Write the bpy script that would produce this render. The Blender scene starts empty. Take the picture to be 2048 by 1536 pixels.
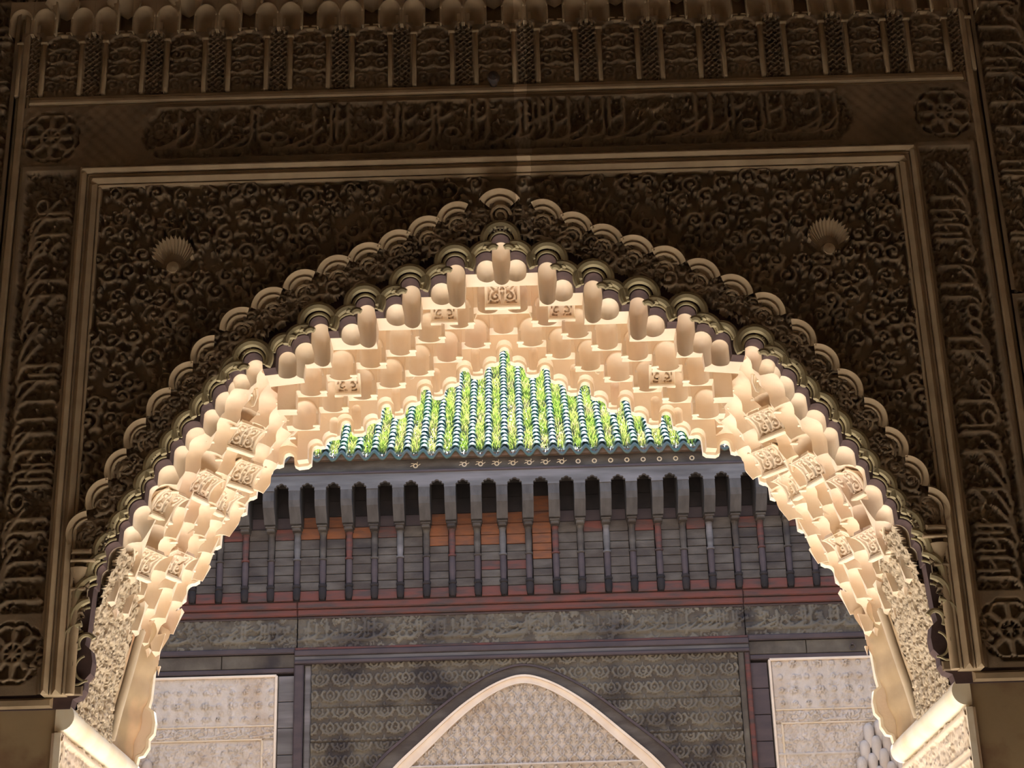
import bpy, bmesh, math, random
import numpy as np
from mathutils import Vector, Matrix
from mathutils.geometry import tessellate_polygon
PI = math.pi
random.seed(7); RNG = np.random.default_rng(11)
S = bpy.context.scene
COL = S.collection

# ------------------------------------------------------------------ camera
cd = bpy.data.cameras.new('camera'); cam = bpy.data.objects.new('camera', cd); COL.objects.link(cam)
cd.sensor_width = 36.0; cd.lens = 3494.85 / 2048 * 36.0; cd.clip_end = 200; cd.clip_start = 0.1
cR = Vector((0.99959491, 0.00941759, -0.02685742)); cU = Vector((0.02841786, -0.38202958, 0.92371306))
cF = Vector((0.00156117, 0.92410211, 0.38214245))
cam.matrix_world = Matrix((( cR[0], cU[0], -cF[0], 0.0236), (cR[1], cU[1], -cF[1], -8.0), (cR[2], cU[2], -cF[2], 1.65), (0, 0, 0, 1)))
S.camera = cam
# ------------------------------------------------------------------ light
S.view_settings.view_transform = 'Standard'; S.view_settings.look = 'None'
S.view_settings.gamma = 1.0; S.view_settings.use_curve_mapping = False
S.view_settings.exposure = 2.2
W = bpy.data.worlds.new('World'); S.world = W; W.use_nodes = True
wn = W.node_tree; bg = wn.nodes['Background']
sky = wn.nodes.new('ShaderNodeTexSky'); sky.sky_type = 'NISHITA'; sky.sun_disc = False
sky.sun_elevation = math.radians(56); sky.sun_rotation = 0.0; sky.air_density = 1.0; sky.dust_density = 1.0
wn.links.new(sky.outputs[0], bg.inputs[0]); bg.inputs[1].default_value = 0.12
sd = bpy.data.lights.new('sun', 'SUN'); sd.energy = 5.0; sd.angle = math.radians(0.55); sd.color = (1.0, 0.96, 0.90)
sun = bpy.data.objects.new('sun', sd); COL.objects.link(sun)
SUN_EL = 56
sv = Vector((0.05, math.cos(math.radians(SUN_EL)), math.sin(math.radians(SUN_EL))))
sun.rotation_euler = sv.to_track_quat('Z', 'Y').to_euler(); sun.location = (0, 12, 16)
S.cycles.use_denoising = True
S.cycles.max_bounces = 10; S.cycles.diffuse_bounces = 7; S.cycles.glossy_bounces = 3
S.cycles.sample_clamp_indirect = 6.0

# ------------------------------------------------------------------ materials
def mat(name, col, rough=0.85, col2=None, nscale=6.0, lo=0.35, hi=0.7, bump=0.0, bscale=40.0, spec=0.3, col3=None, n3=1.2, streak=None, stretch=None):
    m = bpy.data.materials.new(name); m.use_nodes = True
    t = m.node_tree; b = t.nodes['Principled BSDF']; L = t.links
    b.inputs['Roughness'].default_value = rough; b.inputs['Specular IOR Level'].default_value = spec
    b.inputs['Base Color'].default_value = (*col, 1)
    geo = t.nodes.new('ShaderNodeNewGeometry'); src = geo.outputs['Position']
    if stretch:
        mp = t.nodes.new('ShaderNodeMapping'); mp.inputs['Scale'].default_value = stretch
        L.new(src, mp.inputs[0]); src = mp.outputs[0]
    out = None
    def mixc(a, bcol, scale, l, h, det=5):
        n = t.nodes.new('ShaderNodeTexNoise'); n.inputs['Scale'].default_value = scale; n.inputs['Detail'].default_value = det
        L.new(src, n.inputs['Vector'])
        r = t.nodes.new('ShaderNodeMapRange'); r.inputs[1].default_value = l; r.inputs[2].default_value = h
        L.new(n.outputs[0], r.inputs[0])
        x = t.nodes.new('ShaderNodeMix'); x.data_type = 'RGBA'
        L.new(r.outputs[0], x.inputs[0])
        if a is None: x.inputs[6].default_value = (*col, 1)
        else: L.new(a, x.inputs[6])
        x.inputs[7].default_value = (*bcol, 1)
        return x.outputs[2]
    if col2: out = mixc(out, col2, nscale, lo, hi)
    if col3: out = mixc(out, col3, n3, 0.52, 0.68)
    if streak:                                   # a pale plaster repair running down the wall
        xs, w, sc = streak
        sp = t.nodes.new('ShaderNodeSeparateXYZ'); L.new(geo.outputs['Position'], sp.inputs[0])
        n = t.nodes.new('ShaderNodeTexNoise'); n.inputs['Scale'].default_value = 6; L.new(geo.outputs['Position'], n.inputs['Vector'])
        a1 = t.nodes.new('ShaderNodeMath'); a1.operation = 'MULTIPLY_ADD'; L.new(n.outputs[0], a1.inputs[0]); a1.inputs[1].default_value = 0.06; L.new(sp.outputs[0], a1.inputs[2])
        a2 = t.nodes.new('ShaderNodeMath'); a2.operation = 'SUBTRACT'; L.new(a1.outputs[0], a2.inputs[0]); a2.inputs[1].default_value = xs + 0.03
        a3 = t.nodes.new('ShaderNodeMath'); a3.operation = 'ABSOLUTE'; L.new(a2.outputs[0], a3.inputs[0])
        a4 = t.nodes.new('ShaderNodeMath'); a4.operation = 'LESS_THAN'; L.new(a3.outputs[0], a4.inputs[0]); a4.inputs[1].default_value = w
        a5 = t.nodes.new('ShaderNodeMath'); a5.operation = 'MULTIPLY'; L.new(a4.outputs[0], a5.inputs[0]); a5.inputs[1].default_value = 0.6
        x = t.nodes.new('ShaderNodeMix'); x.data_type = 'RGBA'; L.new(a5.outputs[0], x.inputs[0])
        L.new(out, x.inputs[6]); x.inputs[7].default_value = (*sc, 1); out = x.outputs[2]
    if out is not None: L.new(out, b.inputs['Base Color'])
    if bump:
        n = t.nodes.new('ShaderNodeTexNoise'); n.inputs['Scale'].default_value = bscale; n.inputs['Detail'].default_value = 6
        L.new(src, n.inputs['Vector'])
        bp = t.nodes.new('ShaderNodeBump'); bp.inputs['Strength'].default_value = bump; bp.inputs['Distance'].default_value = 0.004
        L.new(n.outputs[0], bp.inputs['Height']); L.new(bp.outputs[0], b.inputs['Normal'])
    return m
M = dict(
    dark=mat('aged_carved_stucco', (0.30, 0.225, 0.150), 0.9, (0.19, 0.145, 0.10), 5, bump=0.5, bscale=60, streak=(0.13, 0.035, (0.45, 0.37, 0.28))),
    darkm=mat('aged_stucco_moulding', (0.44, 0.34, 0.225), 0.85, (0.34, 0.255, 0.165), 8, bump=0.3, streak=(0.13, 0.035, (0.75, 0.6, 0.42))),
    bead=mat('olive_stucco_bead', (0.40, 0.345, 0.21), 0.8, (0.28, 0.235, 0.145), 9, bump=0.3),
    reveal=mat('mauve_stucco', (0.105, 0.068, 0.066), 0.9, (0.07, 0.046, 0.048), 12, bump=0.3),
    plain=mat('plain_tan_plaster', (0.40, 0.30, 0.18), 0.9, (0.32, 0.235, 0.14), 2.5, bump=0.2, col3=(0.24, 0.145, 0.09), n3=4),
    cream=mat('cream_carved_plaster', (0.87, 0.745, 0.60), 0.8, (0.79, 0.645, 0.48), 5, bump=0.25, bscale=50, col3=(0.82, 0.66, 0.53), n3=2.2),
    rim=mat('pale_plaster_rim', (0.92, 0.84, 0.70), 0.75, (0.84, 0.72, 0.54), 14, bump=0.2),
    recess=mat('soot_brown_recess', (0.30, 0.19, 0.10), 0.9, (0.45, 0.3, 0.17), 30),
    ochre=mat('ochre_plaster', (0.50, 0.37, 0.23), 0.85, (0.36, 0.26, 0.15), 4, bump=0.3, col3=(0.55, 0.34, 0.20), n3=2.5),
    jamb=mat('buff_carved_plaster', (0.62, 0.52, 0.39), 0.85, (0.52, 0.42, 0.30), 6, bump=0.3),
    worn=mat('worn_pale_carving', (0.17, 0.145, 0.11), 0.85, (0.12, 0.10, 0.078), 3, bump=0.4, bscale=60, col3=(0.07, 0.057, 0.05), n3=2.3),
    eavet=mat('dull_green_glaze', (0.055, 0.095, 0.075), 0.42, (0.10, 0.085, 0.065), 8, 0.4, 0.7, spec=0.4, bump=0.2),
    impost=mat('white_marble', (0.93, 0.86, 0.70), 0.45, (0.84, 0.70, 0.47), 5, 0.45, 0.75, bump=0.1),
    wood=mat('grey_brown_weathered_wood', (0.066, 0.050, 0.041), 0.8, (0.125, 0.105, 0.088), 3, 0.4, 0.7, bump=1.0, bscale=45, stretch=(1, 1, 3), col3=(0.045, 0.035, 0.032), n3=1.8),
    woodr=mat('red_brown_wood', (0.140, 0.047, 0.036), 0.75, (0.07, 0.045, 0.04), 4, 0.4, 0.65, bump=0.5, bscale=20, stretch=(1, 1, 6)),
    woodo=mat('orange_painted_wood', (0.20, 0.070, 0.028), 0.75, (0.11, 0.05, 0.032), 6, 0.4, 0.7, bump=0.4, stretch=(1, 1, 5)),
    woodp=mat('carved_dark_wood', (0.080, 0.062, 0.047), 0.8, (0.14, 0.117, 0.088), 4, 0.4, 0.7, bump=0.5, bscale=60, col3=(0.035, 0.027, 0.025), n3=2.3),
    woodg=mat('silver_grey_wood', (0.145, 0.130, 0.125), 0.75, (0.085, 0.073, 0.070), 3, 0.35, 0.7, bump=0.5, stretch=(0.5, 1, 5), col3=(0.20, 0.175, 0.175), n3=1.4),
    woodv=mat('mauve_grey_wood', (0.085, 0.060, 0.060), 0.75, (0.055, 0.042, 0.045), 3, 0.35, 0.7, bump=0.4, stretch=(1, 1, 3)),
    corbelw=mat('brown_grey_corbel_wood', (0.095, 0.082, 0.075), 0.8, (0.06, 0.05, 0.046), 5, 0.35, 0.7, bump=0.6, stretch=(3, 1, 1)),
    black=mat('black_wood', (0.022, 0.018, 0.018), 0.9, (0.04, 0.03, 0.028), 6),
    stucco=mat('grey_pink_stucco', (0.52, 0.44, 0.37), 0.9, (0.60, 0.52, 0.46), 7, bump=0.8, bscale=90, col3=(0.46, 0.36, 0.28), n3=2.6),
    stuccoy=mat('buff_stucco_line', (0.62, 0.48, 0.32), 0.85, (0.66, 0.54, 0.42), 7, bump=0.2),
    stuccow=mat('white_stucco_arch', (0.80, 0.66, 0.52), 0.8, (0.70, 0.55, 0.42), 5, bump=0.2),
    tile=mat('green_glazed_tile', (0.018, 0.085, 0.075), 0.30, (0.015, 0.055, 0.075), 9, 0.4, 0.6, spec=0.75, bump=0.12, bscale=30, col3=(0.04, 0.15, 0.09), n3=3),
    clay=mat('brown_clay', (0.16, 0.09, 0.055), 0.9, (0.08, 0.06, 0.045), 12),
    floor=mat('pale_marble_paving', (0.86, 0.83, 0.77), 0.6, (0.78, 0.74, 0.67), 3, bump=0.1),
    hallf=mat('worn_tile_paving', (0.86, 0.80, 0.71), 0.7, (0.78, 0.71, 0.61), 4, bump=0.1),
    hall=mat('hall_plaster', (0.52, 0.44, 0.34), 0.9, (0.46, 0.38, 0.29), 2),
    ceil=mat('cedar_ceiling', (0.14, 0.08, 0.05), 0.8, (0.09, 0.05, 0.03), 3),
    yard=mat('courtyard_plaster', (0.40, 0.36, 0.31), 0.9, (0.34, 0.30, 0.26), 2, bump=0.3),
    iron=mat('dark_iron', (0.05, 0.045, 0.05), 0.5, (0.12, 0.08, 0.06), 30),
)
def grassmat():
    m = bpy.data.materials.new('sunlit_weeds'); m.use_nodes = True; t = m.node_tree; b = t.nodes['Principled BSDF']
    b.inputs['Roughness'].default_value = 0.7; b.inputs['Specular IOR Level'].default_value = 0.2
    geo = t.nodes.new('ShaderNodeNewGeometry'); n = t.nodes.new('ShaderNodeTexNoise'); n.inputs['Scale'].default_value = 3.2; n.inputs['Detail'].default_value = 3
    t.links.new(geo.outputs['Position'], n.inputs['Vector'])
    a = t.nodes.new('ShaderNodeMath'); a.operation = 'MULTIPLY_ADD'; a.inputs[1].default_value = 0.30
    t.links.new(geo.outputs['Random Per Island'], a.inputs[0]); t.links.new(n.outputs[0], a.inputs[2])
    r = t.nodes.new('ShaderNodeValToRGB'); t.links.new(a.outputs[0], r.inputs[0])
    e = r.color_ramp.elements; e[0].position = 0.40; e[0].color = (0.22, 0.37, 0.05, 1); e[1].position = 0.90; e[1].color = (0.55, 0.42, 0.24, 1)
    k = r.color_ramp.elements.new(0.68); k.color = (0.42, 0.50, 0.11, 1)
    t.links.new(r.outputs[0], b.inputs['Base Color'])
    tr = t.nodes.new('ShaderNodeBsdfTranslucent'); t.links.new(r.outputs[0], tr.inputs[0]); mx = t.nodes.new('ShaderNodeMixShader'); mx.inputs[0].default_value = 0.4
    t.links.new(b.outputs[0], mx.inputs[1]); t.links.new(tr.outputs[0], mx.inputs[2]); t.links.new(mx.outputs[0], t.nodes['Material Output'].inputs[0])
    return m
M['grass'] = grassmat()

# ------------------------------------------------------------------ helpers
def link(name, me, m=None, parent=None, smooth=False):
    o = bpy.data.objects.new(name, me); COL.objects.link(o)
    if m is not None and not me.materials: me.materials.append(m)
    if parent is not None: o.parent = parent
    if smooth: me.polygons.foreach_set('use_smooth', np.ones(len(me.polygons), dtype=bool))
    return o
def npmesh(name, V, F, smooth=False):
    """V (n,3), F (m,k) all faces with k corners"""
    me = bpy.data.meshes.new(name); V = np.asarray(V, dtype=np.float32); F = np.asarray(F, dtype=np.int32)
    me.vertices.add(len(V)); me.vertices.foreach_set('co', V.ravel())
    k = F.shape[1]; me.loops.add(F.size); me.loops.foreach_set('vertex_index', F.ravel())
    me.polygons.add(len(F)); me.polygons.foreach_set('loop_start', np.arange(0, F.size, k, dtype=np.int32))
    if smooth: me.polygons.foreach_set('use_smooth', np.ones(len(F), dtype=bool))
    me.update(calc_edges=True); me.validate()
    return me
def tidy(p):
    """drop repeated and collinear points of a closed outline"""
    q = []
    for a in p:
        if not q or abs(a[0] - q[-1][0]) + abs(a[1] - q[-1][1]) > 1e-5: q.append(a)
    go = True
    while go:
        go = False; r = []
        n = len(q)
        for i in range(n):
            a, b, c = (r[-1] if r else q[i - 1]), q[i], q[(i + 1) % n]
            if abs((b[0] - a[0]) * (c[1] - b[1]) - (b[1] - a[1]) * (c[0] - b[0])) < 2e-7: go = True; continue
            r.append(b)
        q = r
    return q
class MB:
    def __init__(s): s.v = []; s.f = []
    def add(s, vs, fs):
        o = len(s.v); s.v += [tuple(p) for p in vs]; s.f += [tuple(i + o for i in f) for f in fs]
    def box(s, x0, x1, y0, y1, z0, z1):
        s.add([(x0, y0, z0), (x1, y0, z0), (x1, y1, z0), (x0, y1, z0), (x0, y0, z1), (x1, y0, z1), (x1, y1, z1), (x0, y1, z1)],
              [(0, 3, 2, 1), (4, 5, 6, 7), (0, 1, 5, 4), (1, 2, 6, 5), (2, 3, 7, 6), (3, 0, 4, 7)])
    def bbox(s, x0, x1, y0, y1, z0, z1, b=0.008):
        """box with its front (-y) edges chamfered"""
        s.add([(x0, y1, z0), (x1, y1, z0), (x1, y1, z1), (x0, y1, z1), (x0, y0 + b, z0), (x1, y0 + b, z0), (x1, y0 + b, z1), (x0, y0 + b, z1),
               (x0 + b, y0, z0 + b), (x1 - b, y0, z0 + b), (x1 - b, y0, z1 - b), (x0 + b, y0, z1 - b)],
              [(0, 3, 2, 1), (0, 1, 5, 4), (1, 2, 6, 5), (2, 3, 7, 6), (3, 0, 4, 7), (4, 5, 9, 8), (5, 6, 10, 9), (6, 7, 11, 10), (7, 4, 8, 11), (8, 9, 10, 11)])
    def poly(s, pts, y0, y1):
        """polygon in the x-z plane extruded from y0 to y1"""
        pts = tidy(pts); n = len(pts); tri = tessellate_polygon([[Vector((p[0], p[1], 0)) for p in pts]])
        if len(tri) != n - 2: print('BADTRI', n, len(tri))
        vs = [(p[0], y0, p[1]) for p in pts] + [(p[0], y1, p[1]) for p in pts]
        fs = [tuple(t) for t in tri] + [tuple(i + n for i in reversed(t)) for t in tri] + [(i, (i + 1) % n, (i + 1) % n + n, i + n) for i in range(n)]
        s.add(vs, fs)
    def sweep(s, path, rad, seg=8, up=None, half=False, cap=True):
        """tube along path; rad a number or list"""
        n = len(path); P = [Vector(p) for p in path]; rings = []
        for i in range(n):
            t = (P[min(i + 1, n - 1)] - P[max(i - 1, 0)]).normalized()
            u = Vector((0, 1, 0)) if up is None else Vector(up)
            a = t.cross(u).normalized(); b = a.cross(t).normalized(); r = rad[i] if hasattr(rad, '__len__') else rad
            rings.append([P[i] + (a * math.cos(2 * PI * k / seg) + b * math.sin(2 * PI * k / seg)) * r for k in range(seg)])
        vs = [p for g in rings for p in g]
        fs = [(i * seg + k, i * seg + (k + 1) % seg, (i + 1) * seg + (k + 1) % seg, (i + 1) * seg + k) for i in range(n - 1) for k in range(seg)]
        if cap: fs += [tuple(reversed(range(seg))), tuple((n - 1) * seg + k for k in range(seg))]
        s.add(vs, fs)
    def lathe(s, prof, c, seg=16, axis='z', a0=0.0, a1=2 * PI):
        full = abs(a1 - a0 - 2 * PI) < 1e-6; m = seg if full else seg + 1
        vs = []
        for r, h in prof:
            for k in range(m):
                a = a0 + (a1 - a0) * k / seg
                if axis == 'z': vs.append((c[0] + r * math.cos(a), c[1] + r * math.sin(a), c[2] + h))
                else: vs.append((c[0] + r * math.cos(a), c[1] + h, c[2] + r * math.sin(a)))
        fs = []
        for i in range(len(prof) - 1):
            for k in range(seg):
                k2 = (k + 1) % m
                fs.append((i * m + k, i * m + k2, (i + 1) * m + k2, (i + 1) * m + k))
        s.add(vs, fs)
    def mesh(s, name):
        me = bpy.data.meshes.new(name); me.from_pydata(s.v, [], s.f); me.validate(); me.update(); return me
    def build(s, name, m, parent=None, smooth=False, fix=True):
        me = s.mesh(name)
        if fix:
            b = bmesh.new(); b.from_mesh(me); bmesh.ops.recalc_face_normals(b, faces=b.faces); b.to_mesh(me); b.free()
        o = link(name, me, m, parent, False)
        if smooth: smooth_by_angle(me)
        return o
def smooth_by_angle(me, deg=40):
    me.polygons.foreach_set('use_smooth', np.ones(len(me.polygons), dtype=bool))
    b = bmesh.new(); b.from_mesh(me); c = math.radians(deg)
    for e in b.edges:
        e.smooth = not (len(e.link_faces) == 2 and e.calc_face_angle(0) > c)
    b.to_mesh(me); b.free()
def empty(name, loc=(0, 0, 0)):
    o = bpy.data.objects.new(name, None); COL.objects.link(o); o.location = loc; o.empty_display_size = 0.2; return o
def tag(o, label=None, cat=None, group=None, kind=None):
    if label: o['label'] = label
    if cat: o['category'] = cat
    if group: o['group'] = group
    if kind: o['kind'] = kind
    return o

# ------------------------------------------------------------------ carved relief from height images
class Img:
    def __init__(s, u0, u1, v0, v1, res, bg=0.0):
        s.u0, s.v0, s.res = u0, v0, res
        s.nu = int(round((u1 - u0) / res)) + 1; s.nv = int(round((v1 - v0) / res)) + 1
        s.H = np.full((s.nv, s.nu), bg, dtype=np.float32); s.u1 = u1; s.v1 = v1
        s.U = u0 + np.arange(s.nu) * (u1 - u0) / (s.nu - 1); s.V = v0 + np.arange(s.nv) * (v1 - v0) / (s.nv - 1)
    def dot(s, u, v, r, h, k=0.35):
        a = max(0, int((u - r - s.u0) / s.res)); b = min(s.nu, int((u + r - s.u0) / s.res) + 2)
        c = max(0, int((v - r - s.v0) / s.res)); d = min(s.nv, int((v + r - s.v0) / s.res) + 2)
        if a >= b or c >= d: return
        D = ((s.U[a:b] - u) ** 2)[None, :] + ((s.V[c:d] - v) ** 2)[:, None]
        q = 1 - D / (r * r); w = np.where(q > 0, h + (np.sqrt(np.clip(q, 0, 1)) - 1) * r * k, -9)
        s.H[c:d, a:b] = np.maximum(s.H[c:d, a:b], w)
    def path(s, pts, r, h, k=0.35):
        P = np.asarray(pts, dtype=float); n = len(P)
        for i in range(n - 1):
            L = np.hypot(*(P[i + 1] - P[i])); m = max(1, int(L / (0.8 * s.res)))
            for j in range(m):
                t = j / m; q = P[i] * (1 - t) + P[i + 1] * t
                rr = r if not hasattr(r, '__len__') else r[i] * (1 - t) + r[i + 1] * t
                s.dot(q[0], q[1], rr, h, k)
    def hole(s, mask, h): s.H[mask] = h
    def mesh(s, name, fn, keep=None):
        """fn(U,V,H)->(x,y,z) arrays; keep: boolean (nv,nu)"""
        U, V = np.meshgrid(s.U, s.V); X, Y, Z = fn(U, V, s.H)
        P = np.stack([X, Y, Z], -1).reshape(-1, 3); n = s.nu
        i = (np.arange(s.nv - 1)[:, None] * n + np.arange(n - 1)[None, :])
        if keep is not None: i = i[keep[:-1, :-1] & keep[1:, 1:] & keep[:-1, 1:] & keep[1:, :-1]]
        i = i.ravel(); F = np.stack([i, i + 1, i + n + 1, i + n], -1)
        used = np.zeros(len(P), bool); used[F.ravel()] = True; mp = np.cumsum(used) - 1
        return npmesh(name, P[used], mp[F], True)
def scroll(im, u, v, R, h, hand=1, a0=0.0, w=0.007, leaves=True):
    n = 22; pts = []
    for i in range(n):
        t = i / (n - 1); a = a0 + hand * t * 2.9 * PI * 0.9; r = R * (1 - 0.78 * t)
        pts.append((u + r * math.cos(a), v + r * math.sin(a)))
    im.path(pts, np.linspace(w, w * 0.8, n), h)
    im.dot(u, v, R * 0.24, h + 0.002)
    if leaves:
        for k in range(4):
            a = a0 + hand * (0.5 + k * 1.45); r = R * 1.12
            lu, lv = u + r * math.cos(a), v + r * math.sin(a); b = a + hand * 0.9
            im.path([(lu - math.cos(b) * R * .3, lv - math.sin(b) * R * .3), (lu, lv), (lu + math.cos(b) * R * .45, lv + math.sin(b) * R * .45)], [w * 0.5, w * 1.5, w * 0.5], h - 0.004)
def fill_scrolls(im, h, cell, rng, w=0.007, mirror=False):
    nu = int((im.u1 - im.u0) / cell) + 1; nv = int((im.v1 - im.v0) / (cell * 0.9)) + 1
    for j in range(nv):
        for i in range(nu):
            u = im.u0 + (i + 0.5 * (j % 2) + rng.uniform(-.22, .22)) * cell; v = im.v0 + (j + rng.uniform(-.22, .22)) * cell * 0.9
            if mirror and u > 0.01: continue
            scroll(im, u, v, cell * rng.uniform(.30, .46), h + rng.uniform(-.006, .004), rng.choice([-1, 1]), rng.uniform(0, 6.28), w * rng.uniform(.8, 1.25))
    for _ in range(int((im.u1 - im.u0) * (im.v1 - im.v0) / (cell * cell) * 3.0)):
        u = rng.uniform(im.u0, im.u1); v = rng.uniform(im.v0, im.v1)
        if mirror and u > 0.01: continue
        a = rng.uniform(0, 6.28); L = cell * rng.uniform(.12, .3); c = rng.uniform(-1.5, 1.5)
        im.path([(u + math.cos(a + c * t) * L * t, v + math.sin(a + c * t) * L * t) for t in (0, .35, .7, 1)], [w * .6, w * 1.4, w * 1.1, w * .4], h - rng.uniform(.002, .012))
    if mirror:
        n = im.nu // 2; im.H[:, im.nu - n:] = im.H[:, :n][:, ::-1]
def script_strokes(im, u0, u1, v0, v1, h, rng, w=0.0085):
    """tall uprights and long sweeping tails of the carved inscription band"""
    u = u0 + 0.05; H = v1 - v0
    while u < u1 - 0.04:
        k = rng.integers(0, 5)
        top = v1 - rng.uniform(0.01, 0.03); bot = v0 + H * rng.uniform(.30, .40)
        if k < 3:
            n = 2 if k == 0 else 1
            for q in range(n):
                uu = u + q * 0.032
                im.path([(uu + 0.012, top - 0.02), (uu, top), (uu - 0.001, (top + bot) / 2), (uu, bot)], [w * .6, w * 1.15, w, w], h)
            im.path([(u, bot), (u - .02, bot - H * .14), (u - .08, bot - H * .2), (u - .14, bot - H * .1)], [w, w * 1.1, w, w * .5], h)
        if k == 3:
            im.path([(u + .04 * math.cos(a), v0 + H * .35 + .03 * math.sin(a)) for a in np.linspace(0, 6.3, 14)], w * .9, h)
        if k in (2, 4):
            L = rng.uniform(.16, .30)
            im.path([(u - L * .5 + L * t, v0 + H * (.12 + .55 * (t - .25) ** 2 + .12 * t)) for t in np.linspace(0, 1, 12)], [w * .5 + w * .8 * math.sin(PI * t) for t in np.linspace(0, 1, 12)], h + 0.001)
        if k in (0, 4):
            v = v0 + H * rng.uniform(.5, .75)
            im.path([(u + .02, v), (u + .05, v - .02), (u + .09, v + .005), (u + .11, v + .03)], [w * .6, w, w, w * .5], h)
        for d in range(rng.integers(0, 3)): im.dot(u + .05 + d * .02, v0 + H * rng.uniform(.5, .9), w * .9, h)
        u += rng.uniform(.065, .11)
def rosette(im, cu, cv, R, h, w=0.0065):
    th = np.linspace(0, 2 * PI, 26)
    for k in range(8):
        a = k * PI / 4 + PI / 8
        im.path([(cu + R * .62 * math.cos(a) + R * .30 * math.cos(t), cv + R * .62 * math.sin(a) + R * .30 * math.sin(t)) for t in th], w, h)
        b = a + PI / 8
        im.path([(cu + R * .14 * math.cos(b), cv + R * .14 * math.sin(b)), (cu + R * .9 * math.cos(b), cv + R * .9 * math.sin(b))], w * .8, h - .003)
    im.path([(cu + R * .36 * math.cos(t), cv + R * .36 * math.sin(t)) for t in th], w, h)
    im.dot(cu, cv, R * .1, h)

# ------------------------------------------------------------------ the arch line
AX = [0, .24, .46, .69, .93, 1.25, 1.42, 1.6, 1.75, 1.87, 1.95, 2.0, 2.04, 2.07]
AZ = [5.79, 5.665, 5.555, 5.455, 5.355, 5.15, 4.92, 4.68, 4.40, 4.18, 3.95, 3.72, 3.55, 3.40]
def arch_z(x): return float(np.interp(abs(x), AX, AZ))
def arch_x(z): return float(np.interp(-z, [-a for a in AZ], AX))
# dense half curve with arclength and outward normals
_x = np.concatenate([np.linspace(AX[i], AX[i + 1], 60, endpoint=False) for i in range(len(AX) - 1)] + [[2.07]])
_z = np.interp(_x, AX, AZ)
_k = np.ones(41) / 41; _pad = 20
_xs = np.convolve(np.concatenate([2 * _x[0] - _x[1:_pad + 1][::-1], _x, 2 * _x[-1] - _x[-_pad - 1:-1][::-1]]), _k, 'valid')
_zs = np.convolve(np.concatenate([2 * _z[0] - _z[1:_pad + 1][::-1], _z, 2 * _z[-1] - _z[-_pad - 1:-1][::-1]]), _k, 'valid')
_s = np.concatenate([[0], np.cumsum(np.hypot(np.diff(_xs), np.diff(_zs)))])
SLEN = float(_s[-1])
def curve(s, off=0.0):
    """point on the right half of the arch at arclength s, moved outward by off; and the normal"""
    x = np.interp(s, _s, _xs); z = np.interp(s, _s, _zs)
    e = 0.03; dx = np.interp(s + e, _s, _xs) - np.interp(s - e, _s, _xs); dz = np.interp(s + e, _s, _zs) - np.interp(s - e, _s, _zs)
    if s < e: dx, dz = (np.interp(s + e, _s, _xs) - np.interp(s, _s, _xs), np.interp(s + e, _s, _zs) - np.interp(s, _s, _zs))
    L = math.hypot(dx, dz) or 1; nx, nz = -dz / L, dx / L
    return x + nx * off, z + nz * off, nx, nz
def s_of_x(x): return float(np.interp(x, _xs, _s))
# lobes of the scalloped edge: (x, half width, crown z)
TUBE = [(0.0, 5.79), (.235, 5.668), (.465, 5.556), (.692, 5.453), (.925, 5.355), (1.25, 5.165)]
HW = 0.047; DROP = 0.18
LOBES = [(x, HW, z, 'tube') for x, z in TUBE]
for x, z in TUBE: LOBES.append((x + .074, .061, z - .100, 'shoulder'))
LOBES.append((1.09, .045, 5.205, 'shoulder'))
sc0 = s_of_x(1.25) + 0.10; NSC = 14; s_end = s_of_x(2.0)
for i in range(NSC):
    s = sc0 + (s_end - sc0) * i / (NSC - 1); x, z, nx, nz = curve(s)
    LOBES.append((x + .005, .056 if i % 2 else .042, z + .03, 'scallop'))
def base_z(x):
    x = abs(x)
    if x < 1.02:
        for k in range(4, -1, -1):
            if x >= TUBE[k][0] - (HW if k else 0): return TUBE[k][1] - DROP if x < TUBE[k + 1][0] - HW else 0
    if x < 1.203: return 5.095 - (x - 1.02) * .1
    if x < 1.33: return 4.985
    s = s_of_x(min(x, 2.06)); return arch_z(x + .035) - .01
def open_z(x):
    x = abs(x); z = base_z(x)
    for c, w, t, k in LOBES:
        d = abs(x - c)
        if d < w: z = max(z, t - w + math.sqrt(w * w - d * d))
    return z
def half_profile(grow=0.0):
    pts = []
    xs = np.arange(0, 1.975, .0045)
    for x in xs: pts.append((float(x), open_z(x)))
    pts += [(1.985, 3.76), (1.995, 3.70), (1.965, 3.675), (1.955, 3.62), (1.96, 3.565), (1.985, 3.535), (1.985, 3.49), (2.005, 3.455), (2.035, 3.445), (2.045, 3.40)]
    return pts
HP = half_profile()
PROFILE = [(-x, z) for x, z in reversed(HP[1:])] + HP       # left to right
T = 1.454

# ================================================================== SETTING
def simple(name, x0, x1, y0, y1, z0, z1, m, kind='structure'):
    b = MB(); b.box(x0, x1, y0, y1, z0, z1); o = b.build(name, m); o['kind'] = kind; return o
HX = 4.2; HZ = 8.4; FH = 10.6
def floor_slabs(name, x0, x1, y0, y1, m, n, k):
    root = empty(name); root['kind'] = 'structure'
    b = MB(); b.box(x0, x1, y0, y1, -.2, -.02); b.build('bed', M['clay'], root)
    b = MB(); dx = (x1 - x0) / n; dy = (y1 - y0) / k
    for i in range(n):
        for j in range(k): b.box(x0 + i * dx + .004, x0 + (i + 1) * dx - .004, y0 + j * dy + .004, y0 + (j + 1) * dy - .004, -.03, 0)
    o = b.build('paving', m, root, fix=False); o['kind'] = 'stuff'
floor_slabs('floor', -HX, HX, -11, 1.46, M['hallf'], 14, 20)
floor_slabs('floor_courtyard', -HX - .6, HX + .6, 1.46, 9.0, M['floor'], 16, 12)
simple('ceiling', -HX, HX, -11.2, 0.0, HZ, HZ + .3, M['ceil'])
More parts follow.
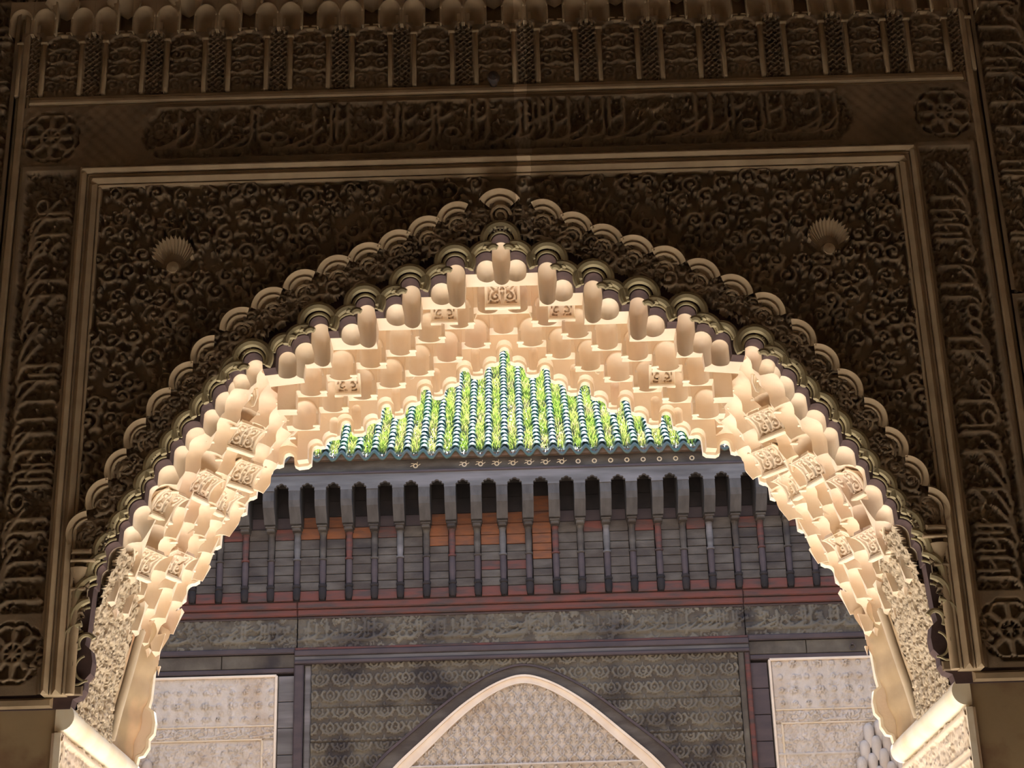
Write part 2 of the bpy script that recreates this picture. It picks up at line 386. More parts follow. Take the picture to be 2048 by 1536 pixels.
simple('wall_left', -HX - .3, -HX, -11.2, 0.0, 0, HZ, M['hall'])
simple('wall_right', HX, HX + .3, -11.2, 0.0, 0, HZ, M['hall'])
simple('wall_back', -HX, HX, -11.3, -11.0, 0, HZ, M['hall'])
simple('wall_courtyard_left', -HX - .9, -HX - .6, 1.46, 8.9, 0, 7.2, M['yard'])
simple('wall_courtyard_right', HX + .6, HX + .9, 1.46, 8.9, 0, 7.2, M['yard'])

# ------------------------------------------------------------------ near wall
wall = empty('wall_front'); wall['kind'] = 'structure'
b = MB()
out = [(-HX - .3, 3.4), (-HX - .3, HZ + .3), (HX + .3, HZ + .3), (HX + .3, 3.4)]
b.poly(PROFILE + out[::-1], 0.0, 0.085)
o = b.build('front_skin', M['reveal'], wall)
b = MB()
PB = [(-2.35, 3.4), (-2.35, 4.0)] + [(-curve(s, .34)[0], curve(s, .34)[1]) for s in np.linspace(SLEN - .5, 0.0, 40)] + [(curve(s, .34)[0], curve(s, .34)[1]) for s in np.linspace(0.0, SLEN - .5, 40)] + [(2.35, 4.0), (2.35, 3.4)]
b.poly(PB + [(HX + .9, 3.4), (HX + .9, HZ + .3), (-HX - .9, HZ + .3), (-HX - .9, 3.4)], 0.085, T)
b.build('masonry', M['yard'], wall)
for s in (-1, 1):
    b = MB(); x0, x1 = sorted((s * 2.10, s * (HX + .9))); b.box(x0, x1, 0.012, T, 0, 3.4)
    b.build('pier', M['plain'], wall)
    b = MB(); x0, x1 = sorted((s * 2.125, s * (HX + .3))); b.bbox(x0, x1, -.012, .02, 3.405, 3.455, .012); b.build('ledge', M['darkm'], wall)
b = MB(); b.poly([(p[0], p[1]) for p in PROFILE] + [(2.35, 3.4), (2.35, 5.0), (1.5, 5.6), (0, 6.1), (-1.5, 5.6), (-2.35, 5.0), (-2.35, 3.4)], T - .05, T - .002)
b.build('rear_skin', M['cream'], wall)

# spandrels: one carved sheet each side
RS = 0.0072
def wall_sheet(name, im, m, keep=None, y=-.024):
    me = im.mesh(name, lambda U, V, H: (U, y - H, V), keep); return link(name, me, m, wall)
arch_off = [(curve(s, .12)[0], curve(s, .12)[1]) for s in np.linspace(0, SLEN - .02, 60)]
zx = np.array(arch_off)
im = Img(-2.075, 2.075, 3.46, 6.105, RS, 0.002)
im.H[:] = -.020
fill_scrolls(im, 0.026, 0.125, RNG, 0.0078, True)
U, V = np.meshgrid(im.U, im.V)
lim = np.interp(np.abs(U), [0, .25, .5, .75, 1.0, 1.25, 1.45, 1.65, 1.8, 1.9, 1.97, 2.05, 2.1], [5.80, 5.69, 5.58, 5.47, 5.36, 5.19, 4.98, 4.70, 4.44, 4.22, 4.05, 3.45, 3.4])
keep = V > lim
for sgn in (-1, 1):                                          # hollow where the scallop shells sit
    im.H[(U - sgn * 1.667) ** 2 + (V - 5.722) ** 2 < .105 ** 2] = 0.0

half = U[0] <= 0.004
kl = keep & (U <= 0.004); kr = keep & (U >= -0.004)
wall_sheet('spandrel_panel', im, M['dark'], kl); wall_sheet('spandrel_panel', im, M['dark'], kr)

# inscription band with lobed ends, and its rosettes
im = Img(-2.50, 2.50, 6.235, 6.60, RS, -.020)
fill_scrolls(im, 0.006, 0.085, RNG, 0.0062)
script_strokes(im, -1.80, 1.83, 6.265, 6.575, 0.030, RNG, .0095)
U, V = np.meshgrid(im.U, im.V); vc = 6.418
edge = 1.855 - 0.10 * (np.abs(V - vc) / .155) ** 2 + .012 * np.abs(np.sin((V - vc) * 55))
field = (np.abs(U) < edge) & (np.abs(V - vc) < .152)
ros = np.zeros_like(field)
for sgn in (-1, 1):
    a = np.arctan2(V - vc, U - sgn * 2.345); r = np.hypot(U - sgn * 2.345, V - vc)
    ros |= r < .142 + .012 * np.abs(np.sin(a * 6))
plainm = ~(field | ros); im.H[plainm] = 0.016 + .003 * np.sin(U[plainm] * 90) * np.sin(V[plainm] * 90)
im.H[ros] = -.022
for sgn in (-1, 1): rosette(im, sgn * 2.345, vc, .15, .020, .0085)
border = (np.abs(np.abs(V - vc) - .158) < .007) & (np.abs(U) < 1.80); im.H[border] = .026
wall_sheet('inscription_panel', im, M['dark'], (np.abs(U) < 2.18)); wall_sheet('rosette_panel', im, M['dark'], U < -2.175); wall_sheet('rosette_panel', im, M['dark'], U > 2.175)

# upright inscription columns, their uprights lying on their side
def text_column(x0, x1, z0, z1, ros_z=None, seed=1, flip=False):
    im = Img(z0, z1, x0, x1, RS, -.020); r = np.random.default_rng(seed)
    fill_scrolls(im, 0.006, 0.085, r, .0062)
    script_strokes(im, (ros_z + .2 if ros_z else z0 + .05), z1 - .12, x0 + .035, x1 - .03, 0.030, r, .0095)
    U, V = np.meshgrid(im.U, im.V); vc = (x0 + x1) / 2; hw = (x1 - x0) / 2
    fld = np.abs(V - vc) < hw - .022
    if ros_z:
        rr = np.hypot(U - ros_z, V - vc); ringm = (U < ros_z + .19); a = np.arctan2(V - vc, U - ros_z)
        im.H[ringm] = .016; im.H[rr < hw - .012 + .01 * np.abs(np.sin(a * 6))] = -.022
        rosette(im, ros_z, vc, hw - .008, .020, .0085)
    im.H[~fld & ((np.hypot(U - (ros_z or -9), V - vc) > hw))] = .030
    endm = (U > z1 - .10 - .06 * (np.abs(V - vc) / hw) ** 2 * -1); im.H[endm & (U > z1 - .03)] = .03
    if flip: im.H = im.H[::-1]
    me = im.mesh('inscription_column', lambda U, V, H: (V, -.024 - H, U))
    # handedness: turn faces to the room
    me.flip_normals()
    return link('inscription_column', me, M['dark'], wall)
text_column(-2.475, -2.165, 3.46, 6.235, 3.66, 3)
text_column(2.165, 2.475, 3.46, 6.235, 3.64, 4, True)
text_column(-2.90, -2.555, 3.46, 5.05, 3.66, 5); text_column(-2.90, -2.555, 5.07, 7.9, None, 6)
text_column(2.555, 2.90, 3.46, 5.35, 3.64, 7, True); text_column(2.555, 2.90, 5.37, 7.9, None, 8, True)
# strips outside
for s in (-1, 1):
    for (a, c, yy) in ((2.475, 2.497, -.034), (2.497, 2.533, -.052), (2.533, 2.555, -.034)):
        b = MB(); x0, x1 = sorted((s * a, s * c)); b.bbox(x0, x1, yy, .0, 3.455, 7.9, .007); b.build('moulding_strip', M['darkm'], wall)
    b = MB(); x0, x1 = sorted((s * 2.90, s * HX)); b.box(x0, x1, -.03, 0, 3.455, 8.3); b.build('plaster_field', M['plain'], wall)
# stepped frame round the spandrels
def frame_piece(a, c, y0, y1, bev=.008):
    b = MB(); b.bbox(-c, c, y0, y1, 6.105 + (a - 2.06), 6.105 + (c - 2.06), bev); b.build('frame_moulding', M['darkm'], wall)
    for s in (-1, 1):
        b = MB(); x0, x1 = sorted((s * a, s * c)); b.bbox(x0, x1, y0, y1, 3.455, 6.105 + (a - 2.06) + .002, bev); b.build('frame_moulding', M['darkm'], wall)
frame_piece(2.060, 2.078, -.055, 0); frame_piece(2.078, 2.120, -.078, 0, .022); frame_piece(2.120, 2.134, -.065, 0); frame_piece(2.134, 2.165, -.095, 0, .014)
for z0, z1, yy in ((6.600, 6.615, -.038), (6.615, 6.642, -.055), (6.642, 6.665, -.042)):
    b = MB(); b.bbox(-2.475, 2.475, yy, 0, z0, z1, .006); b.build('string_moulding', M['darkm'], wall)

# scallop shells set in the spandrels
for s in (-1, 1):
    r = empty('shell_boss', (s * 1.667, -.004, 5.70)); r.parent = wall
    b = MB(); nr = 16
    vs = [(0, -.006, -.065)]; fs = []
    for k in range(nr * 2 + 1):
        a = math.radians(-14 + 208 * k / (nr * 2)); rr = .105 if k % 2 else .090; dy = -.075 if k % 2 else -.052
        for q, (f, hgt) in enumerate(((.45, .22), (.8, .62), (1.0, 1.0))):
            vs.append((rr * f * math.cos(a), dy * hgt, -.065 * (1 - f) + rr * f * math.sin(a) * .95))
    for k in range(nr * 2):
        a = 1 + k * 3; c = a + 3; fs += [(0, a, c), (a, a + 1, c + 1, c), (a + 1, a + 2, c + 2, c + 1)]
    n0 = len(vs); vs += [(vs[1 + k * 3 + 2][0], .0, vs[1 + k * 3 + 2][2]) for k in range(nr * 2 + 1)]
    fs += [(1 + k * 3 + 2, n0 + k, n0 + k + 1, 1 + (k + 1) * 3 + 2) for k in range(nr * 2)]
    b.add(vs, fs); b.build('shell', M['darkm'], r, True)
    b = MB(); b.lathe([(.0, -.05), (.03, -.045), (.04, -.02), (.04, 0)], (0, 0, -.065), 12, 'y'); b.build('shell_hinge', M['darkm'], r, True)

# ------------------------------------------------------------------ frieze of lattice and floral panels, with small domed niches
PIT = .3305; X0 = -2.482
def floral_mesh():
    im = Img(-.108, .108, 6.668, 7.04, .0062, .002); r = np.random.default_rng(21)
    for z, R in ((6.73, .034), (6.82, .036), (6.91, .034), (6.985, .025)):
        for s in (-1, 1): scroll(im, s * .052, z, R, .018, s, .6 if s > 0 else PI - .6, .0065)
    for z in (6.78, 6.87, 6.95): im.path([(-.09, z + .02), (-.05, z + .0), (0, z + .018), (.05, z), (.09, z + .02)], [.004, .009, .007, .009, .004], .022)
    for z in (6.70, 6.80, 6.90, 6.98): im.dot(0, z, .014, .02); im.dot(0, z + .02, .009, .018)
    U, V = np.meshgrid(im.U, im.V)
    top = (V > 6.93) & (np.hypot(U / .105, (V - 6.93) / .105) > 1); im.H[top] = .026
    im.H[(np.abs(U) > .098)] = .026
    return im.mesh('floral_panel', lambda U, V, H: (U, -H - .022, V))
def lattice_mesh():
    im = Img(-.057, .057, 6.668, 7.06, .0045, -.025)
    for k in range(-3, 16):
        z = 6.668 + k * .032
        for s in (-1, 1): im.path([(s * -.055, z), (s * .055, z + .096)], .0042, .006)
    U, V = np.meshgrid(im.U, im.V)
    im.H[(np.abs(U) > .044)] = .016; im.H[(V > 7.0) & (np.hypot(U / .05, (V - 7.0) / .055) > 1)] = .016
    return im.mesh('lattice_panel', lambda U, V, H: (U, -H - .036, V))
fm, lm = floral_mesh(), lattice_mesh(); fm.materials.append(M['dark']); lm.materials.append(M['dark'])
def hood(r, yf, z0, zb, hw, zt):
    """front plate with a round-headed hollow: quarter-sphere head over a half-round shaft"""
    b = MB(); n = 12; vs = []; fs = []
    for i in range(7):
        e = (PI / 2) * i / 6
        for k in range(n + 1):
            a = PI * k / n; vs.append((-r * math.cos(a) * math.cos(e), yf + r * math.sin(a) * math.cos(e), z0 + r * 1.25 * math.sin(e)))
    m = n + 1; fs += [(i * m + k, i * m + k + 1, (i + 1) * m + k + 1, (i + 1) * m + k) for i in range(6) for k in range(n)]
    o = len(vs); vs += [(-r * math.cos(PI * k / n), yf + r * math.sin(PI * k / n), zb) for k in range(n + 1)]; fs += [(o + k, o + k + 1, k + 1, k) for k in range(n)]
    b.add(vs, fs)
    A_ = [(-r, zb), (-r, z0)] + [(-r * math.cos(e), z0 + r * 1.25 * math.sin(e)) for e in np.linspace(.15, PI - .15, 12)] + [(r, z0), (r, zb)]
    pl = A_ + [(hw, zb), (hw, zt), (-hw, zt), (-hw, zb)]
    tri = tessellate_polygon([[Vector((p[0], p[1], 0)) for p in pl]])
    b.add([(p[0], yf, p[1]) for p in pl], [tuple(t) for t in tri])
    if zb > 0:
        b.add([(-hw, yf, zb), (-r, yf, zb), (-hw, 0, zb), (-r, 0, zb), (hw, yf, zb), (r, yf, zb), (hw, 0, zb), (r, 0, zb), (-hw, yf, zt), (-hw, 0, zt), (hw, yf, zt), (hw, 0, zt)], [(0, 1, 3, 2), (4, 5, 7, 6), (0, 2, 9, 8), (4, 6, 11, 10)])
    return b
hb = hood(.054, -.080, 7.125, 7.035, .0625, 7.24).mesh('niche_hood'); hs = hood(.024, -.05, 7.055, 7.02, .034, 7.11).mesh('niche_bud')
ar = MB()
ar.sweep([(.057 * math.cos(a), -.078, 7.125 + .070 * math.sin(a)) for a in np.linspace(0, PI, 14)], .006, 6); arm = ar.mesh('niche_rib')
sh = MB(); nr = 9
vs = [(0, -.02, 7.15)]; fs = []
for k in range(nr * 2 + 1):
    a = PI * k / (nr * 2); rr = .098 if k % 2 else .088
    for q, (f, dy) in enumerate(((.5, -.035), (.85, -.10), (1.0, -.135))): vs.append((rr * f * math.cos(a), dy + (.008 if k % 2 else 0), 7.17 + rr * f * math.sin(a) * 1.35 * (.3 + .7 * f)))
for k in range(nr * 2):
    a = 1 + k * 3; c = a + 3; fs += [(0, a, c), (a, a + 1, c + 1, c), (a + 1, a + 2, c + 2, c + 1)]
sh.add(vs, fs); shm = sh.mesh('shell_niche')
cp = MB(); cp.bbox(-.035, .035, -.05, 0, 7.035, 7.052, .006); cp.bbox(-.04, -.008, -.05, 0, 7.052, 7.066, .006); cp.bbox(.008, .04, -.05, 0, 7.052, 7.066, .006); cpm = cp.mesh('panel_cap')
pil = MB(); pil.bbox(-.011, .011, -.058, 0, 6.668, 6.985, .006); pil.bbox(-.017, .017, -.066, 0, 6.985, 7.0, .005); pilm = pil.mesh('pilaster')
for me in (hb, hs, arm, shm, cpm, pilm):
    me.materials.append(M['darkm']); me.polygons.foreach_set('use_smooth', np.ones(len(me.polygons), bool))
def inst(name, me, parent, loc, rot=None, sc=None):
    o = bpy.data.objects.new(name, me); COL.objects.link(o); o.parent = parent; o.location = loc
    if rot: o.rotation_euler = rot
    if sc: o.scale = sc
    return o
for k in range(16):
    x = X0 + PIT * k
    inst('lattice_panel', lm, wall, (x, 0, 0)); inst('niche_bud', hs, wall, (x, 0, 0))
    for dx in (-.063, .063): inst('niche_hood', hb, wall, (x + dx * 1.0, 0, 0)); inst('niche_rib', arm, wall, (x + dx, 0, 0)); inst('pilaster', pilm, wall, (x + dx * 1.02, 0, 0))
    if k < 15:
        c = x + PIT / 2
        inst('floral_panel', fm, wall, (c, 0, 0)); inst('shell_niche', shm, wall, (c, 0, 0)); inst('panel_cap', cpm, wall, (c, 0, 0))
b = MB(); b.box(-2.475, 2.475, -.004, .0, 6.665, 7.9); b.build('frieze_ground', M['dark'], wall)
b = MB(); b.bbox(-2.475, 2.475, -.16, 0, 7.36, 7.9, .03); b.build('upper_cornice', M['dark'], wall)
# dark iron knob at the middle of the string moulding
b = MB(); b.lathe([(0, -.09), (.028, -.085), (.034, -.06), (.02, -.02), (.02, 0)], (-.014, -.05, 6.66), 12, 'y')
tag(b.build('iron_boss', M['iron'], None, True), 'small black iron boss on the moulding above the carved inscription band', 'boss')

# ------------------------------------------------------------------ archivolt: big rounded lobes with carved volutes
def lobe_mesh():
    b = MB(); R = .116; seg = 22
    prof = [(R, .03), (R, -.040), (R * .975, -.046), (R * .94, -.042), (R * .86, -.024), (R * .78, -.012), (R * .735, -.008), (R * .72, -.018), (R * .69, -.021), (R * .66, -.016), (R * .58, -.002), (R * .54, .002), (R * .40, .002), (0.001, .0)]
    b.lathe(prof, (0, 0, 0), seg, 'y', math.radians(36), math.radians(144))
    pts = []; rad = []
    for i in range(20):
        t = i / 19; a = t * 3.6 * PI; r = R * .44 * (1 - t * .8); pts.append((r * math.cos(a), -.010, r * math.sin(a) - R * .05)); rad.append(.0085 * (1 - .3 * t))
    b.sweep(pts, rad, 6)
    return b
lb = lobe_mesh(); lob = lb.mesh('archivolt_lobe')
bb = bmesh.new(); bb.from_mesh(lob); bmesh.ops.recalc_face_normals(bb, faces=bb.faces); bb.to_mesh(lob); bb.free(); smooth_by_angle(lob, 50); lob.materials.append(M['darkm'])
smax = s_of_x(1.87); NL = 16
for i in range(NL):
    s = smax * i / (NL - 1) if i else 0
    x, z, nx, nz = curve(s, .142)
    if i == 0: x, nx, nz, z = 0, 0, 1, 5.79 + .10
    for sg in ((1,) if i == 0 else (-1, 1)):
        ang = math.atan2(sg * nx, nz)
        o = inst('archivolt_lobe', lob, wall, (sg * x, -.020 - .0006 * (NL - i), z), (.26, ang, 0))
        o.rotation_mode = 'XYZ'
        if sg < 0: o.scale = (-1, 1, 1)
        if i == 0: o.scale = (1.12, 1.1, 1.12)
# carved band between the lobes and the bead
bandi = Img(0, SLEN - .12, .078, .20, .0072, .012)
fill_scrolls(bandi, .034, .085, RNG, .0065)
CS = np.array([curve(s) for s in bandi.U])
for sg in (-1, 1):
    def f(U, V, H, sg=sg):
        cx = np.tile(CS[:, 0], (U.shape[0], 1)); cz = np.tile(CS[:, 1], (U.shape[0], 1)); nx = np.tile(CS[:, 2], (U.shape[0], 1)); nz = np.tile(CS[:, 3], (U.shape[0], 1))
        return (sg * np.maximum(cx + nx * V, 0.0), -.014 - H, cz + nz * V)
    me = bandi.mesh('archivolt_band', f)
    if sg > 0: me.flip_normals()
    link('archivolt_band', me, M['dark'], wall)
# bead moulding that follows every scallop
def arc_bead(c, cz, r, a0, a1, t0, y, mname, nm, sg, n=12, taper=True):
    path = []; rad = []
    for i in range(n + 1):
        t = i / n; a = math.radians(a0 + (a1 - a0) * t); path.append((sg * (c + r * math.cos(a)), y, cz + r * math.sin(a)))
        rad.append(t0 * (.55 + .45 * math.sin(PI * (.12 + .76 * t))) if taper else t0)
    b = MB(); b.sweep(path, rad, 8); b.build(nm, M[mname], wall, True)
for c, w, t, kd in LOBES:
    for sg in ((1,) if c == 0 else (1, -1)):
        if kd == 'tube':
            arc_bead(c, t - w, w + .042, -28, 208, .023, -.034, 'bead', 'bead_moulding', sg, 18)
            arc_bead(c, t - w, w + .012, -20, 200, .008, -.010, 'bead', 'bead_fillet', sg, 16, False)
        elif kd == 'shoulder':
            arc_bead(c - .01, t - w, w + .034, 0, 100, .022, -.034, 'bead', 'bead_moulding', sg)
            arc_bead(c, t - w, w + .010, 0, 100, .007, -.010, 'bead', 'bead_fillet', sg, 10, False)
            arc_bead(c - .037, t - w + .047, .03, 20, 130, .018, -.034, 'bead', 'bead_moulding', sg, 6)
        else:
            arc_bead(c - .012, t - w - .004, w + .046, -28, 82, .022, -.034, 'bead', 'bead_moulding', sg, 10)
            arc_bead(c, t - w, w + .010, -30, 90, .006, -.010, 'bead', 'bead_fillet', sg, 8, False)
# foot of the archivolt: colonnette, capital and scrolls inside the frame
for sg in (-1, 1):
    b = MB()
    b.sweep([(sg * 2.045, -.03, z) for z in (3.46, 3.7, 3.95)], .024, 10, up=(0, 1, 0)); b.build('colonnette', M['darkm'], wall, True)
    b = MB(); b.bbox(min(sg * 2.0, sg * 2.075), max(sg * 2.0, sg * 2.075), -.055, 0, 3.95, 3.965, .004)
    b.lathe([(.022, 3.965), (.03, 4.0), (.05, 4.045), (.055, 4.06), (.04, 4.065)], (sg * 2.035, -.02, 0), 14); b.bbox(min(sg * 1.96, sg * 2.075), max(sg * 1.96, sg * 2.075), -.075, 0, 4.085, 4.10, .005)
    b.bbox(min(sg * 1.98, sg * 2.075), max(sg * 1.98, sg * 2.075), -.07, 0, 4.125, 4.15, .008); b.build('capital', M['darkm'], wall, True)
    b = MB(); b.sweep([(sg * (1.985 + .04 * math.cos(a)), -.015, 3.70 + .045 * math.sin(a)) for a in np.linspace(-.6, 2.6, 14)], .012, 8)
    b.sweep([(sg * (1.975 + .055 * math.cos(a)), -.015, 3.585 + .06 * math.sin(a)) for a in np.linspace(1.3, -1.7, 14)], .006, 6)
    b.sweep([(sg * 1.98, -.015, 3.525), (sg * 2.01, -.015, 3.51), (sg * 2.06, -.015, 3.51)], .006, 6); b.build('foot_scroll', M['bead'], wall, True)
    b = MB(); b.bbox(min(sg * 1.99, sg * 2.06), max(sg * 1.99, sg * 2.06), -.012, 0, 3.46, 3.505, .006); b.build('foot_block', M['dark'], wall)

# ================================================================== THE MUQARNAS SOFFIT
mq = empty('muqarnas_arch', (0, 0.085, 3.4)); MQI = Matrix.Translation((0, -.085, -3.4))
tag(mq, 'bright cream stucco arch soffit of stacked stalactite niches with scalloped edges', 'arch')
Y0, Y1 = .087, T - .052
XU = 1.14
inner = [(0.0, 5.90)] + [(x, arch_z(x) + .11) for x in np.linspace(.1, XU, 8)] + [(XU, base_z(XU) + .01)]
for x in (XU + .03, 1.20): inner.append((float(x), base_z(x) + .01))
for q in np.arange(s_of_x(1.24), s_of_x(1.97), .03):
    x, z, nx, nz = curve(q, -.030)
    if x > inner[-1][0] + .004 and z < inner[-1][1]: inner.append((x, z))
inner += [(1.965, 4.06), (2.05, 4.06)]
outer = [(curve(q, .30)[0], curve(q, .30)[1]) for q in np.linspace(0.0, s_of_x(1.96), 40)]; outer = [(0.0, 6.12)] + [p for p in outer if p[0] > 0.15] + [(2.30, 4.06)]
def dedupe(p): 
    q = [p[0]]
    for a in p[1:]:
        if abs(a[0] - q[-1][0]) > 1e-6 or abs(a[1] - q[-1][1]) > 1e-6: q.append(a)
    return q
inner = dedupe(inner)
poly = inner + outer[::-1]
poly = poly + [(-x, z) for x, z in reversed(poly) if x > 1e-6]
b = MB()
# right half then left half ordering: inner right -> outer right (reversed) -> outer left -> inner left
poly = [(x, z) for x, z in inner] + outer[::-1] + [(-x, z) for x, z in outer if x > 1e-6] + [(-x, z) for x, z in reversed(inner) if x > 1e-6]
b.poly(poly, Y0, Y1)
core = b.build('soffit_core', M['cream'], None)
def slab_path(row):
    """underside of one hanging curtain: follows the scalloped edge (end rows) or steps with its niches"""
    h = []
    if row in ('front', 'rear'):
        for x in np.arange(0, 1.195, .006): h.append((float(x), base_z(x)))
    else:
        off = row % 2 * .5; p = PN
        h.append((0.0, foot_of(0, off)))
        for m in range(0, 9):
            if off == 0: e = (m + .5) * p
            else: e = m * p
            if e > XU: break
            if e > 0: h += [(e, foot_of(e - .01, off)), (e + .0005, foot_of(e + .01, off))]
        h.append((XU + .06, h[-1][1]))
    return dedupe(h)
PN = .1575
def foot_of(x, off):
    m = round(abs(x) / PN - off) if off == 0 else math.floor(abs(x) / PN)
    c = (m + off) * PN; return arch_z(c) - .125
RP = (Y1 - .07 - Y0 - .15) / 3
ROWS = [('front', Y0, Y0 + .15)] + [(k, Y0 + .15 + k * RP - .07, Y0 + .15 + k * RP + .012) for k in (1, 2)] + [('rear', Y1 - .07, Y1)]
slabs = []
for row, ya, yb in ROWS:
    hp = slab_path(row); pl = hp + [(hp[-1][0], arch_z(hp[-1][0]) + .16), (.5, 5.70), (0, 5.97)]
    pl += [(-x, z) for x, z in reversed(hp[1:] + [(hp[-1][0], arch_z(hp[-1][0]) + .16), (.5, 5.70)])]
    mb = MB(); mb.poly(dedupe(pl), ya, yb); slabs.append(mb.build('curtain', M['cream'], None))
# cutters -----------------------------------------------------------
cells = []
def cell(x, y, top, hw, dx, dy, D, L, bot, tgt, rt=None):
    """round-headed hollow: runs from -L to D along (dx,dy) through (x,y), apse at the +D end"""
    n = math.hypot(dx, dy); cells.append(dict(x=x, y=y, top=top, hw=hw, dx=dx / n, dy=dy / n, D=D, L=L, bot=bot, t=tgt, rt=rt or min(D, hw * 1.1)))
colx = []
for k in range(5):
    xk, zk = TUBE[k]; colx.append((xk, zk, HW)); colx.append((xk + .076, zk - .102, .052))
RIBS = []
for ri, (row, ya, yb) in enumerate(ROWS):
    tg = 1 + ri
    if row in ('front', 'rear'):
        for (x, z, w) in colx:
            for sg in (-1, 1):
                if row == 'rear' and w < .05: cell(sg * (x + .168 if x < .9 else x + .06), ya, z - .045 if x < .9 else z - .02, .027, 0, 1, .045, .03, z - .4, tg)
            for sg in ((1,) if x == 0 else (-1, 1)):
                D = .135 if w < .05 else .10
                if row == 'front': cell(sg * x, ya, z, w, 0, 1, D, .05, z - .4, tg, D * .9)
                else: cell(sg * x, ya, z, w, 0, 1, .20, .05, z - .4, tg)
    else:
        off = row % 2 * .5
        for m in range(0, 8):
            c = (m + off) * PN
            if c > XU - .0: break
            w = .056 if (m + row) % 3 else .063
            for sg in ((1,) if c == 0 else (-1, 1)):
                z = arch_z(c) - .125 + (.150 if (m + row) % 3 else .138)
                cell(sg * c, ya, z, w, 0, 1, .072, .04, z - .4, tg, .066); RIBS.append((sg * c, ya, z, w))
for c_, w_, t_, k_ in LOBES:
    if c_ > 1.05:
        for sg in (-1, 1):
            cell(sg * c_, Y0, t_, w_, 0, 1, .10, .05, t_ - .26, 0)
            if c_ < 1.2: cell(sg * c_, Y1 - .07, t_, w_, 0, 1, .20, .05, t_ - .4, 4)
            if c_ < 1.2: cell(sg * c_, Y0, t_, w_, 0, 1, .07, .05, t_ - .4, 1)
s0 = s_of_x(XU) + .02; s1 = s_of_x(1.962); NM = 11
for i in range(NM):
    q = s0 + (s1 - s0) * i / (NM - 1); x, z, nx, nz = curve(q)
    steep = min(1, i / 5); py = (Y1 - Y0) / 5; th = math.radians(66 - 10 * steep)
    for j in range(5 if i % 2 == 0 else 6):
        yc = Y0 + (j + .5) * py + .03 if i % 2 == 0 else Y0 + (j + 1) * py + .03
        if yc > Y1 + .05: continue
        big = (i + 2 * j) % 3 == 0
        for sg in (-1, 1):
            w = .086 if big else .070; tp = z + .085 - (.0 if big else .02)
            cell(sg * (x + .0), yc, tp, w, sg * math.cos(th), math.sin(th), .095 + .01 * steep, .36, tp - .185 - .16 * (1 - steep), 0)
def cell_mesh(b, c):
    ns = 10; nq = 7; hw = c['hw']; bot = c['bot']; top = c['top']; rt = c['rt']
    secs = [(-c['L'], hw, top)] + [(c['D'] - rt + rt * math.sin(q), hw * math.cos(q), top - hw + hw * math.cos(q)) for q in np.linspace(0, 1.50, nq)]
    vs = []
    for t, w, tp in secs:
        ring = [(-w, bot)] + [(-w * math.cos(a), tp - w + w * math.sin(a)) for a in np.linspace(0, PI, ns + 1)] + [(w, bot)]
        vs += [(c['x'] + c['dx'] * t + c['dy'] * u, c['y'] + c['dy'] * t - c['dx'] * u, z) for u, z in ring]
    m = ns + 3; n = len(secs); fs = []
    for i in range(n - 1):
        for k in range(m): fs.append((i * m + k, (i + 1) * m + k, (i + 1) * m + (k + 1) % m, i * m + (k + 1) % m))
    fs.append(tuple(range(m))); fs.append(tuple((n - 1) * m + k for k in reversed(range(m))))
    b.add(vs, fs)
def bbx(c):
    P_ = [(c['x'] + c['dx'] * t + c['dy'] * u, c['y'] + c['dy'] * t - c['dx'] * u) for t in (-c['L'], c['D']) for u in (-c['hw'], c['hw'])]
    return (min(p[0] for p in P_), max(p[0] for p in P_), min(p[1] for p in P_), max(p[1] for p in P_), c['bot'], c['top'])
def carve(ob, cl):
    """subtract the hollows, in groups that do not touch; return vertices, polygons and the hollow behind each face"""
    groups = []
    for c in cl:
        B = bbx(c)
        for g in groups:
            if all(any(B[2 * a + 1] < D_[2 * a] - .002 or B[2 * a] > D_[2 * a + 1] + .002 for a in range(3)) for D_ in g[0]): g[0].append(B); g[1].append(c); break
        else: groups.append(([B], [c]))
    tmp = []
    for _, cs in groups:
        mb = MB(); [cell_mesh(mb, c) for c in cs]
        me = mb.mesh('cut'); bb = bmesh.new(); bb.from_mesh(me); bmesh.ops.recalc_face_normals(bb, faces=bb.faces); bb.to_mesh(me); bb.free()
        co = bpy.data.objects.new('cut', me); COL.objects.link(co); tmp.append(co)
        md = ob.modifiers.new('b', 'BOOLEAN'); md.operation = 'DIFFERENCE'; md.object = co; md.solver = 'MANIFOLD'
    dg = bpy.context.evaluated_depsgraph_get(); me = bpy.data.meshes.new_from_object(ob.evaluated_get(dg))
    for co in tmp: bpy.data.objects.remove(co)
    bpy.data.objects.remove(ob)
    P = np.array([tuple(v.co) for v in me.vertices]); polys = [tuple(p.vertices) for p in me.polygons]; area = [p.area for p in me.polygons]
    cen = np.array([tuple(p.center) for p in me.polygons]); nf = len(polys); best = np.full(nf, 9.0); who = np.full(nf, -1)
    for i, c in enumerate(cl):
        hw, top, bot = c['hw'], c['top'], c['bot']; rt = c['rt']
        ax_, ay_ = cen[:, 0] - c['x'], cen[:, 1] - c['y']; t0 = ax_ * c['dx'] + ay_ * c['dy']; u = ax_ * c['dy'] - ay_ * c['dx']
        w = np.clip(cen[:, 2] - (top - hw), 0, None); t = np.clip(t0 - (c['D'] - rt), 0, None)
        rad = np.sqrt((u / hw) ** 2 + (t / rt) ** 2 + (w / hw) ** 2)
        d = np.abs(rad - 1) * hw; d[(t0 < -c['L'] - .004) | (cen[:, 2] < bot - .004)] = 9
        ins = (rad < 1.02) & (t0 > -c['L'] - .004)
        d[ins & (np.abs(cen[:, 2] - bot) < .003)] = .001; d[ins & (np.abs(t0 + c['L']) < .003) & (cen[:, 2] > bot)] = .001
        k = d < best; best[k] = d[k]; who[k] = i
    who[best > .0045] = -1
    return P, polys, area, who
